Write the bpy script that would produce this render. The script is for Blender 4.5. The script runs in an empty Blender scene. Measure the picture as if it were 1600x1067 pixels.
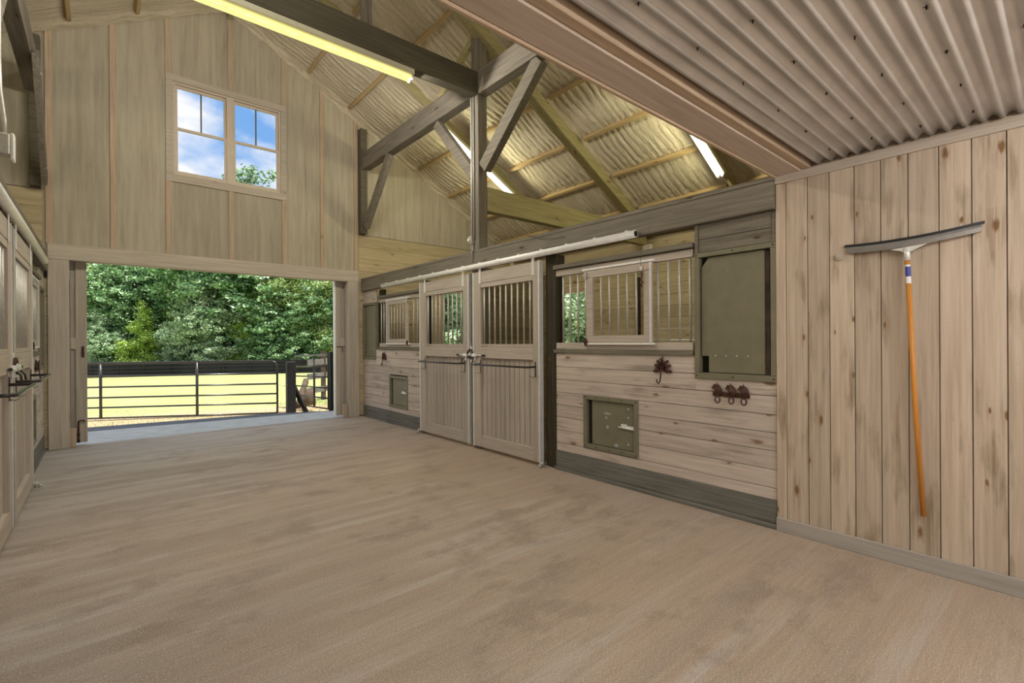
import bpy, bmesh, math, random
import numpy as np
from mathutils import Vector, Matrix, noise

random.seed(7)
S = bpy.context.scene
C = S.collection
PI = math.pi

# ------------------------------------------------------------------ camera
YAW, PIT, ROL, CAMH = 0.705819, -0.000602, -0.006234, 1.32
F = Vector((math.sin(YAW)*math.cos(PIT), math.cos(YAW)*math.cos(PIT), math.sin(PIT)))
R_ = Vector((math.cos(YAW), -math.sin(YAW), 0)); U_ = R_.cross(F)
R2 = math.cos(ROL)*R_ + math.sin(ROL)*U_; U2 = -math.sin(ROL)*R_ + math.cos(ROL)*U_
cam = bpy.data.cameras.new('camera'); cam.sensor_width = 36; cam.lens = 752.24*36/1600
cam.clip_start = 0.02; cam.clip_end = 400
camo = bpy.data.objects.new('camera', cam); C.objects.link(camo)
m = Matrix((R2, U2, -F)).transposed().to_4x4(); m.translation = Vector((0, 0, CAMH))
camo.matrix_world = m
S.camera = camo

# ------------------------------------------------------------------ exposure, sky, sun
S.view_settings.view_transform = 'Standard'; S.view_settings.look = 'None'
S.view_settings.gamma = 1; S.view_settings.use_curve_mapping = False
S.view_settings.exposure = 0.12
SKY_STRENGTH = 1.0
SUN_STRENGTH = 6.2
LAMP = 1.0            # overall strength of the barn's fluorescent lamps and added fill lamps


def N(nt, t, x=0, y=0, **k):
    n = nt.nodes.new(t)
    for a, b in k.items():
        setattr(n, a, b)
    return n


def ramp(nt, fac, stops, interp='LINEAR'):
    r = N(nt, 'ShaderNodeValToRGB'); e = r.color_ramp.elements; r.color_ramp.interpolation = interp
    while len(e) < len(stops): e.new(0.5)
    for i, (p, c) in enumerate(stops):
        e[i].position = p
        e[i].color = (c, c, c, 1) if isinstance(c, (int, float)) else (*c, 1)
    nt.links.new(fac, r.inputs[0]); return r.outputs[0]


def mathn(nt, op, a, b=None, c=None):
    n = N(nt, 'ShaderNodeMath', operation=op)
    for i, v in enumerate((a, b, c)):
        if v is None: continue
        if isinstance(v, (int, float)): n.inputs[i].default_value = v
        else: nt.links.new(v, n.inputs[i])
    return n.outputs[0]


def mix(nt, fac, a, b, mode='MIX'):
    n = N(nt, 'ShaderNodeMix', data_type='RGBA', blend_type=mode)
    for s, v in ((n.inputs[0], fac), (n.inputs[6], a), (n.inputs[7], b)):
        if isinstance(v, (int, float)): s.default_value = v
        elif isinstance(v, tuple): s.default_value = (*v, 1)
        else: nt.links.new(v, s)
    return n.outputs[2]


w = bpy.data.worlds.new('sky'); S.world = w; w.use_nodes = True; nt = w.node_tree
bg = nt.nodes['Background']
tc = N(nt, 'ShaderNodeTexCoord')
sep = N(nt, 'ShaderNodeSeparateXYZ'); nt.links.new(tc.outputs['Generated'], sep.inputs[0])
blue = ramp(nt, sep.outputs[2], [(0.0, (.50, .68, .92)), (0.35, (.20, .44, .86)), (1.0, (.08, .22, .60))])
mp = N(nt, 'ShaderNodeMapping'); nt.links.new(tc.outputs['Generated'], mp.inputs[0])
mp.inputs['Scale'].default_value = (1, 1, 1.7); mp.inputs['Location'].default_value = (0.3, 0.1, 0.0)
n1 = N(nt, 'ShaderNodeTexNoise'); n1.inputs['Scale'].default_value = 5.0; n1.inputs['Detail'].default_value = 8
n1.inputs['Roughness'].default_value = .52; nt.links.new(mp.outputs[0], n1.inputs[0])
cl = ramp(nt, n1.outputs[0], [(.36, 0), (.50, 1)])
shade = ramp(nt, n1.outputs[0], [(.52, (.97, .98, 1.0)), (.75, (.74, .78, .84))])
skyc = mix(nt, cl, blue, shade)
nt.links.new(skyc, bg.inputs[0]); bg.inputs[1].default_value = SKY_STRENGTH

sun = bpy.data.lights.new('sun', 'SUN'); sun.energy = SUN_STRENGTH; sun.angle = math.radians(.6); sun.color = (1, .95, .86)
so = bpy.data.objects.new('sun', sun); C.objects.link(so)
so.rotation_euler = Vector((-1.5, 1.9, -6.4)).to_track_quat('-Z', 'Y').to_euler(); so.location = (6, -8, 20)


# ------------------------------------------------------------------ materials
def newmat(name):
    mt = bpy.data.materials.new(name); mt.use_nodes = True
    b = mt.node_tree.nodes['Principled BSDF']
    return mt, mt.node_tree, b


def plain(name, col, rough=.6, metal=0.0, var=.12, scale=14, bump=0.0, spec=.4):
    mt, nt, b = newmat(name)
    tc = N(nt, 'ShaderNodeTexCoord'); n = N(nt, 'ShaderNodeTexNoise')
    n.inputs['Scale'].default_value = scale; n.inputs['Detail'].default_value = 5
    nt.links.new(tc.outputs['Object'], n.inputs[0])
    c = ramp(nt, n.outputs[0], [(.3, tuple(v*(1-var) for v in col)), (.7, tuple(min(1, v*(1+var)) for v in col))])
    nt.links.new(c, b.inputs['Base Color'])
    b.inputs['Roughness'].default_value = rough; b.inputs['Metallic'].default_value = metal
    b.inputs['Specular IOR Level'].default_value = spec
    if bump:
        bp = N(nt, 'ShaderNodeBump'); bp.inputs['Strength'].default_value = bump; bp.inputs['Distance'].default_value = .01
        nt.links.new(n.outputs[0], bp.inputs['Height']); nt.links.new(bp.outputs[0], b.inputs['Normal'])
    return mt


def wood(name, light, dark, axis='z', knots=.6, knotcol=(.16, .075, .03), smear=.35, smearcol=None, rough=.72, ring=1.0, gs=42, gl=1.6, ksize=1.0, sm0=.56):
    """sawn boards: grain runs along axis; every island (board) gets its own piece of grain, tone and knots"""
    mt, nt, b = newmat(name)
    L = nt.links
    tc = N(nt, 'ShaderNodeTexCoord'); g = N(nt, 'ShaderNodeNewGeometry')
    off = N(nt, 'ShaderNodeCombineXYZ')
    for i, k in enumerate((37.0, 91.0, 53.0)):
        L.new(mathn(nt, 'MULTIPLY', g.outputs['Random Per Island'], k), off.inputs[i])
    ad = N(nt, 'ShaderNodeVectorMath', operation='ADD'); L.new(tc.outputs['Object'], ad.inputs[0]); L.new(off.outputs[0], ad.inputs[1])
    i = 'xyz'.index(axis)

    def coord(along, across):
        v = N(nt, 'ShaderNodeVectorMath', operation='MULTIPLY'); L.new(ad.outputs[0], v.inputs[0])
        s = [across]*3; s[i] = along; v.inputs[1].default_value = s; return v.outputs[0]
    # warp
    wn = N(nt, 'ShaderNodeTexNoise'); wn.inputs['Scale'].default_value = 2.2; wn.inputs['Detail'].default_value = 2; L.new(coord(.8, 1.6), wn.inputs[0])
    gr = N(nt, 'ShaderNodeTexNoise'); gr.inputs['Scale'].default_value = 1.0; gr.inputs['Detail'].default_value = 6; gr.inputs['Roughness'].default_value = .65
    gr.inputs['Distortion'].default_value = .35; L.new(coord(gl, gs), gr.inputs[0])
    # knots
    vo = N(nt, 'ShaderNodeTexVoronoi', voronoi_dimensions='2D'); vo.inputs['Scale'].default_value = 1.0; vo.inputs['Randomness'].default_value = 1.0
    sp = N(nt, 'ShaderNodeSeparateXYZ'); L.new(ad.outputs[0], sp.inputs[0])
    o1, o2 = [k for k in range(3) if k != i]
    cb = N(nt, 'ShaderNodeCombineXYZ'); L.new(mathn(nt, 'MULTIPLY', sp.outputs[i], 3.0), cb.inputs[0])
    L.new(mathn(nt, 'MULTIPLY', mathn(nt, 'ADD', sp.outputs[o1], sp.outputs[o2]), 8.0), cb.inputs[1]); kc = cb.outputs[0]
    wa = N(nt, 'ShaderNodeVectorMath', operation='MULTIPLY_ADD'); L.new(wn.outputs['Color'], wa.inputs[0]); wa.inputs[1].default_value = (.35, .35, .35); L.new(kc, wa.inputs[2])
    L.new(wa.outputs[0], vo.inputs['Vector'])
    sel = N(nt, 'ShaderNodeSeparateColor'); L.new(vo.outputs['Color'], sel.inputs[0])
    pick = mathn(nt, 'LESS_THAN', sel.outputs[0], knots)
    size = mathn(nt, 'MULTIPLY_ADD', sel.outputs[1], .10*ksize, .05*ksize)
    kn = N(nt, 'ShaderNodeTexNoise'); kn.inputs['Scale'].default_value = 1.0; kn.inputs['Detail'].default_value = 4; L.new(coord(22, 60), kn.inputs[0])
    d = mathn(nt, 'DIVIDE', vo.outputs['Distance'], size); d = mathn(nt, 'ADD', d, mathn(nt, 'MULTIPLY_ADD', kn.outputs[0], 1.1, -.5))
    kfac = mathn(nt, 'MULTIPLY', ramp(nt, d, [(.45, .9), (1.0, 0)]), pick)
    # rings bending round the knots
    rd = mathn(nt, 'MULTIPLY', vo.outputs['Distance'], 9.0)
    wv = mathn(nt, 'SINE', mathn(nt, 'MULTIPLY', mathn(nt, 'ADD', rd, mathn(nt, 'MULTIPLY', wn.outputs[0], 6.0)), 5.0*ring))
    rings = mathn(nt, 'MULTIPLY_ADD', wv, .5, .5)
    base = mix(nt, ramp(nt, gr.outputs[0], [(.34, 0), (.66, 1)]), light, tuple(v*.92 for v in dark))
    base = mix(nt, mathn(nt, 'MULTIPLY', rings, .16), base, dark)
    tone = mathn(nt, 'MULTIPLY_ADD', g.outputs['Random Per Island'], .22, .89)
    tn = N(nt, 'ShaderNodeVectorMath', operation='SCALE'); L.new(base, tn.inputs[0]); L.new(tone, tn.inputs['Scale'])
    base = tn.outputs[0]
    # weather smears
    sm = N(nt, 'ShaderNodeTexNoise'); sm.inputs['Scale'].default_value = 1.0; sm.inputs['Detail'].default_value = 4; L.new(coord(2.2, 11), sm.inputs[0])
    smf = mathn(nt, 'MULTIPLY', ramp(nt, sm.outputs[0], [(sm0, 0), (sm0+.13, 1)]), smear)
    smf = mathn(nt, 'MULTIPLY', smf, ramp(nt, gr.outputs[0], [(.35, .25), (.65, 1)]))
    base = mix(nt, smf, base, smearcol or tuple(v*.38 for v in dark))
    halo = mathn(nt, 'MULTIPLY', mathn(nt, 'MULTIPLY', ramp(nt, d, [(.9, 1), (1.0, 0)]), pick), .0)
    hal = mathn(nt, 'MULTIPLY', mathn(nt, 'MULTIPLY', ramp(nt, mathn(nt, 'MULTIPLY', d, .30), [(.30, 1), (1.0, 0)]), pick), mathn(nt, 'MULTIPLY', ramp(nt, gr.outputs[0], [(.44, 0), (.56, 1)]), .8))
    base = mix(nt, hal, base, tuple((a+b_*2)/3 for a, b_ in zip(knotcol, dark)))
    base = mix(nt, kfac, base, knotcol)
    L.new(base, b.inputs['Base Color'])
    b.inputs['Roughness'].default_value = rough; b.inputs['Specular IOR Level'].default_value = .25
    bp = N(nt, 'ShaderNodeBump'); bp.inputs['Strength'].default_value = .25; bp.inputs['Distance'].default_value = .004
    L.new(gr.outputs[0], bp.inputs['Height']); L.new(bp.outputs[0], b.inputs['Normal'])
    return mt


WH, WHD = (.60, .515, .45), (.47, .395, .34)
M = {}
for ax in 'xyz':
    M['white_'+ax] = wood('whitewashed pine '+ax, WH, WHD, ax, knots=.22, smear=.6, ksize=1.2, sm0=.54, smearcol=(.20, .16, .125), knotcol=(.20, .11, .06))
    M['door_'+ax] = wood('stall door wood '+ax, (.50, .435, .375), (.41, .355, .30), ax, knots=.10, smear=.22, smearcol=(.24, .21, .18))
    M['grey_'+ax] = wood('grey weathered beam '+ax, (.215, .19, .15), (.135, .118, .092), ax, knots=.08, smear=.35, knotcol=(.06, .04, .025))
    M['pine_'+ax] = wood('bare yellow pine '+ax, (.52, .43, .28), (.41, .33, .20), ax, knots=.2, smear=.2, knotcol=(.16, .09, .03))
    M['trim_'+ax] = wood('pale trim board '+ax, (.50, .44, .37), (.41, .355, .29), ax, knots=.06, smear=.12, smearcol=(.28, .22, .16))
    M['truss_'+ax] = wood('grey truss timber '+ax, (.235, .205, .17), (.14, .122, .098), ax, knots=.10, smear=.4, knotcol=(.07, .05, .03))
    M['pink_'+ax] = wood('pinkish batten '+ax, (.50, .385, .285), (.40, .30, .21), ax, knots=.06, smear=.2, knotcol=(.17, .08, .04))
M['panel_z'] = wood('knotty pine panel', (.56, .46, .365), (.45, .355, .27), 'z', knots=.30, smear=.85, smearcol=(.20, .14, .08), knotcol=(.17, .085, .025), ring=1.8, ksize=1.05, sm0=.55)
M['ply'] = wood('plywood sheet', (.45, .40, .315), (.36, .315, .24), 'z', knots=.0, smear=.25, smearcol=(.22, .18, .13), ring=1.6, rough=.6, gs=16, gl=.9)
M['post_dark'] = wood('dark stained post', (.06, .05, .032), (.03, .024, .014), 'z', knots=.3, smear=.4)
M['foam_wood'] = wood('purlin wood', (.50, .37, .20), (.38, .27, .12), 'y', knots=.1)
M['rafter'] = wood('rafter wood', (.42, .37, .20), (.32, .28, .14), 'x', knots=.1)
M['tie'] = wood('dark tie beam', (.13, .115, .085), (.085, .074, .053), 'x', knots=.08, smear=.3)
M['kick'] = wood('grey kick board', (.20, .19, .165), (.12, .115, .10), 'y', knots=.1, smear=.5)
M['loft'] = wood('pinkish loft beam', (.58, .49, .42), (.48, .40, .34), 'x', knots=.05, smear=.2, knotcol=(.2, .09, .05))
M['skirt'] = wood('grey painted baseboard', (.40, .36, .32), (.34, .31, .28), 'y', knots=.03, smear=.15)
M['olive'] = plain('olive painted steel', (.185, .170, .112), .5, 0.0, .10, 9)
M['olive_lit'] = M['olive']
M['galv'] = plain('galvanized steel bar', (.50, .48, .44), .45, .35, .12, 30)
M['track'] = plain('white painted track', (.86, .85, .82), .4, 0.1, .08, 20)
M['white_steel'] = plain('white edge channel', (.66, .65, .63), .45, .1, .08, 20)
M['plate'] = plain('bright zinc plate', (.78, .77, .74), .35, .3, .05, 20)
M['black'] = plain('black painted steel', (.035, .033, .035), .25, .3, .2, 20, spec=.6)
M['black_wood'] = plain('black painted wood', (.012, .011, .011), .7, 0, .4, 12, bump=.3)
M['iron'] = plain('rusty cast iron', (.075, .035, .024), .55, .5, .5, 60, bump=.5)
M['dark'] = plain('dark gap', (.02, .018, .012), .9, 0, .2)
M['rubber'] = plain('black rubber', (.015, .015, .016), .5, 0, .2)
M['alu'] = plain('aluminium strip', (.36, .35, .34), .35, .6, .08, 30)
M['handle'] = wood('orange varnished handle', (.62, .27, .055), (.48, .19, .035), 'z', knots=.0, smear=.1, rough=.35)
M['tube_white'] = plain('white enamel housing', (.66, .64, .50), .45, 0, .04)
M['plastic'] = plain('cream plastic', (.72, .70, .50), .45, 0, .04)
M['label_blue'] = plain('blue label', (.04, .06, .30), .35, 0, .3, 200)
M['label_white'] = plain('white label', (.75, .74, .75), .35, 0, .1, 200)
M['wire'] = plain('brown wire', (.12, .07, .04), .6, .2, .2)
M['window_white'] = plain('window frame vinyl', (.56, .47, .38), .5, 0, .05)
M['window_dark'] = plain('dark window grille', (.12, .115, .10), .5, 0, .05)
M['brown_wood'] = plain('brown rough wood', (.085, .055, .045), .85, 0, .5, 9, bump=.5)
M['bark'] = plain('tree bark', (.12, .10, .085), .9, 0, .4, 6, bump=.6)
M['deadwood'] = plain('dead grey branches', (.36, .33, .32), .9, 0, .2, 6)
M['stone'] = plain('brown stump wood', (.11, .08, .06), .9, 0, .4, 12, bump=.7)

# emission tubes
def emit(name, col, st):
    mt, nt, b = newmat(name)
    b.inputs['Emission Color'].default_value = (*col, 1); b.inputs['Emission Strength'].default_value = st
    b.inputs['Base Color'].default_value = (0, 0, 0, 1); b.inputs['Specular IOR Level'].default_value = 0; return mt
M['tube_yellow'] = emit('lit yellow tube', (1.12, .97, .33), 1.08)
M['tube_lit'] = emit('lit white tube', (1, .95, .66), 6)

# glass
mt, nt, b = newmat('window glass'); nt.nodes.remove(b)
gl = N(nt, 'ShaderNodeBsdfGlossy'); gl.inputs['Roughness'].default_value = .02
tr = N(nt, 'ShaderNodeBsdfTransparent'); fr = N(nt, 'ShaderNodeFresnel'); fr.inputs[0].default_value = 1.45
ms = N(nt, 'ShaderNodeMixShader'); nt.links.new(fr.outputs[0], ms.inputs[0]); nt.links.new(tr.outputs[0], ms.inputs[1]); nt.links.new(gl.outputs[0], ms.inputs[2])
nt.links.new(ms.outputs[0], nt.nodes['Material Output'].inputs[0]); M['glass'] = mt

# broomed concrete
mt, nt, b = newmat('broomed concrete'); L = nt.links
tc = N(nt, 'ShaderNodeTexCoord')
def cn(scale, vec, detail=6, rough=.6):
    v = N(nt, 'ShaderNodeVectorMath', operation='MULTIPLY'); L.new(tc.outputs['Object'], v.inputs[0]); v.inputs[1].default_value = vec
    n = N(nt, 'ShaderNodeTexNoise'); n.inputs['Scale'].default_value = scale; n.inputs['Detail'].default_value = detail; n.inputs['Roughness'].default_value = rough
    L.new(v.outputs[0], n.inputs[0]); return n.outputs[0]
streak = cn(1.0, (.55, 7.5, 1), 4, .6); band = cn(1.0, (.30, 2.6, 1), 3, .55); broom = cn(1.0, (2.2, 60, 1), 4); fine = cn(240, (1, 1, 1), 4, .8); fine2 = cn(130, (1, 1, 1), 3, .7); blot = cn(.75, (1, 1.2, 1), 6); dirt = cn(.5, (1, .8, 1), 7)
sx = N(nt, 'ShaderNodeSeparateXYZ'); L.new(tc.outputs['Object'], sx.inputs[0])
c = mix(nt, ramp(nt, band, [(.38, 0), (.62, 1)]), (.335, .305, .285), (.55, .52, .50))
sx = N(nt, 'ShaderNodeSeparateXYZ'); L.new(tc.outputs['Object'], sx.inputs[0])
# orange-brown tint: noise, stronger at the near end and right, fading towards the door
orange_tint = mathn(nt, 'SUBTRACT', mathn(nt, 'ADD', ramp(nt, mathn(nt, 'MULTIPLY', sx.outputs[1], .1), [(.16, .95), (.45, .42), (.80, .05)]), mathn(nt, 'MULTIPLY', dirt, .9)), mathn(nt, 'MULTIPLY_ADD', sx.outputs[0], -.17, .80))
c = mix(nt, ramp(nt, orange_tint, [(0.0, 0), (.75, .85)]), c, (.50, .355, .245))
# broom marks show on the left of the aisle, foot traffic has rubbed them off on the right
lm = mathn(nt, 'ADD', mathn(nt, 'MULTIPLY', sx.outputs[0], .25), mathn(nt, 'MULTIPLY', dirt, .7))
lm = mathn(nt, 'MULTIPLY', ramp(nt, lm, [(.45, 1), (1.0, .12)]), ramp(nt, cn(1.3, (1, 1, 1), 3), [(.35, .45), (.6, 1)]))
c = mix(nt, mathn(nt, 'MULTIPLY', ramp(nt, streak, [(.50, 0), (.68, .6)]), lm), c, (.66, .645, .64))
c = mix(nt, mathn(nt, 'MULTIPLY', ramp(nt, streak, [(.34, .5), (.48, 0)]), lm), c, (.30, .265, .24))
c = mix(nt, ramp(nt, blot, [(.54, 0), (.68, .35)]), c, (.56, .48, .42))
c = mix(nt, ramp(nt, cn(2.0, (1, 1.6, 1), 8, .7), [(.52, 0), (.64, .6)]), c, (.25, .19, .15))
c = mix(nt, ramp(nt, fine, [(.42, .8), (.56, 0)]), c, (.20, .16, .13))
c = mix(nt, ramp(nt, fine2, [(.5, 0), (.66, .5)]), c, (.70, .63, .56))
c = mix(nt, ramp(nt, broom, [(.36, .22), (.55, 0)]), c, (.25, .2, .17))
L.new(c, b.inputs['Base Color']); b.inputs['Roughness'].default_value = .75; b.inputs['Specular IOR Level'].default_value = .3
bp = N(nt, 'ShaderNodeBump'); bp.inputs['Strength'].default_value = .35; bp.inputs['Distance'].default_value = .004
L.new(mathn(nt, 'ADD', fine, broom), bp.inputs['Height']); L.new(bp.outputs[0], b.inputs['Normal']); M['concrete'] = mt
M['apron'] = plain('grey apron concrete', (.44, .47, .50), .8, 0, .12, 6, bump=.2)
M['apron_dark'] = plain('dark apron edge', (.10, .115, .15), .8, 0, .15, 8)  # darker and bluer than the apron, for the strip along its far edge
M['dirt'] = plain('stall dirt', (.13, .10, .07), .95, 0, .3, 8, bump=.5)

# spray foam
mt, nt, b = newmat('spray foam'); L = nt.links
tc = N(nt, 'ShaderNodeTexCoord')
def cn2(scale, vec, detail=5, rough=.6):
    v = N(nt, 'ShaderNodeVectorMath', operation='MULTIPLY'); L.new(tc.outputs['Object'], v.inputs[0]); v.inputs[1].default_value = vec
    n = N(nt, 'ShaderNodeTexNoise'); n.inputs['Scale'].default_value = scale; n.inputs['Detail'].default_value = detail; n.inputs['Roughness'].default_value = rough
    n.inputs['Distortion'].default_value = .5
    L.new(v.outputs[0], n.inputs[0]); return n.outputs[0]
a = cn2(1, (2.0, 20, 2.0), 5); bb = cn2(22, (1, 1, 1), 5, .7)
c = mix(nt, ramp(nt, a, [(.34, 0), (.62, 1)]), (.50, .43, .31), (.66, .585, .45))
c = mix(nt, ramp(nt, bb, [(.30, .6), (.44, 0)]), c, (.34, .26, .14))
L.new(c, b.inputs['Base Color']); b.inputs['Roughness'].default_value = .7
bp = N(nt, 'ShaderNodeBump'); bp.inputs['Strength'].default_value = .8; bp.inputs['Distance'].default_value = .02
L.new(mathn(nt, 'ADD', mathn(nt, 'MULTIPLY', a, 1.0), mathn(nt, 'MULTIPLY', bb, .5)), bp.inputs['Height']); L.new(bp.outputs[0], b.inputs['Normal']); M['foam'] = mt

# corrugated metal
M['corr'] = plain('galvalume sheet', (.60, .59, .585), .33, .6, .10, 5)
M['corr_screw'] = plain('dark screw tip', (.03, .025, .02), .5, .4)

# grass ground
mt, nt, b = newmat('mown grass'); L = nt.links
tc = N(nt, 'ShaderNodeTexCoord')
n1 = N(nt, 'ShaderNodeTexNoise'); n1.inputs['Scale'].default_value = .8; n1.inputs['Detail'].default_value = 8; n1.inputs['Roughness'].default_value = .7; L.new(tc.outputs['Object'], n1.inputs[0])
n2 = N(nt, 'ShaderNodeTexNoise'); n2.inputs['Scale'].default_value = 14; n2.inputs['Detail'].default_value = 6; L.new(tc.outputs['Object'], n2.inputs[0])
c = mix(nt, ramp(nt, n1.outputs[0], [(.35, 0), (.65, 1)]), (.36, .42, .17), (.50, .50, .25))
c = mix(nt, ramp(nt, n2.outputs[0], [(.4, .45), (.6, 0)]), c, (.26, .31, .11))
sx = N(nt, 'ShaderNodeSeparateXYZ'); L.new(tc.outputs['Object'], sx.inputs[0])
edge = mathn(nt, 'ADD', mathn(nt, 'MULTIPLY_ADD', sx.outputs[1], -.45, 5.85), mathn(nt, 'MULTIPLY', n2.outputs[0], 1.4))
edge = mathn(nt, 'SUBTRACT', edge, mathn(nt, 'MULTIPLY', sx.outputs[0], .12))
c = mix(nt, ramp(nt, edge, [(.55, 0), (1.0, 1)]), c, (.50, .38, .25))
L.new(c, b.inputs['Base Color']); b.inputs['Roughness'].default_value = .95; b.inputs['Specular IOR Level'].default_value = .1
M['grass'] = mt


def leafmat(name, c1, c2, c3):
    mt, nt, b = newmat(name); L = nt.links; nt.nodes.remove(b)
    g = N(nt, 'ShaderNodeNewGeometry')
    c = ramp(nt, g.outputs['Random Per Island'], [(0, c1), (.55, c2), (1, c3)])
    d = N(nt, 'ShaderNodeBsdfDiffuse'); t = N(nt, 'ShaderNodeBsdfTranslucent'); gl = N(nt, 'ShaderNodeBsdfGlossy'); gl.inputs['Roughness'].default_value = .4
    L.new(c, d.inputs[0]); L.new(c, t.inputs[0])
    a1 = N(nt, 'ShaderNodeMixShader'); a1.inputs[0].default_value = .18; L.new(d.outputs[0], a1.inputs[1]); L.new(t.outputs[0], a1.inputs[2])
    a2 = N(nt, 'ShaderNodeMixShader'); a2.inputs[0].default_value = .07; L.new(a1.outputs[0], a2.inputs[1]); L.new(gl.outputs[0], a2.inputs[2])
    L.new(a2.outputs[0], nt.nodes['Material Output'].inputs[0]); return mt
M['leaf_deep'] = leafmat('deep green leaves', (.05, .15, .05), (.19, .38, .13), (.52, .68, .40))  # clump shade and sunlit highlights put into the darkest and lightest leaf tones
M['leaf_yellow'] = leafmat('yellow green leaves', (.22, .38, .05), (.40, .58, .08), (.56, .72, .18))
M['leaf_pale'] = leafmat('pale green leaves', (.14, .27, .12), (.38, .54, .30), (.68, .78, .56))
M['leaf_pine'] = leafmat('pine needles', (.10, .20, .04), (.33, .47, .12), (.62, .72, .30))


# ------------------------------------------------------------------ mesh helpers
WLOC = {}   # world location of every root


SPLIT = {'lamp_holder', 'slide_track', 'bolt', 'stile', 'rail', 'rivet', 'screw', 'track_bracket', 'wall_clip', 'top_plate', 'pipe', 'roller_clip'}
SPLIT_OFF = []


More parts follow.
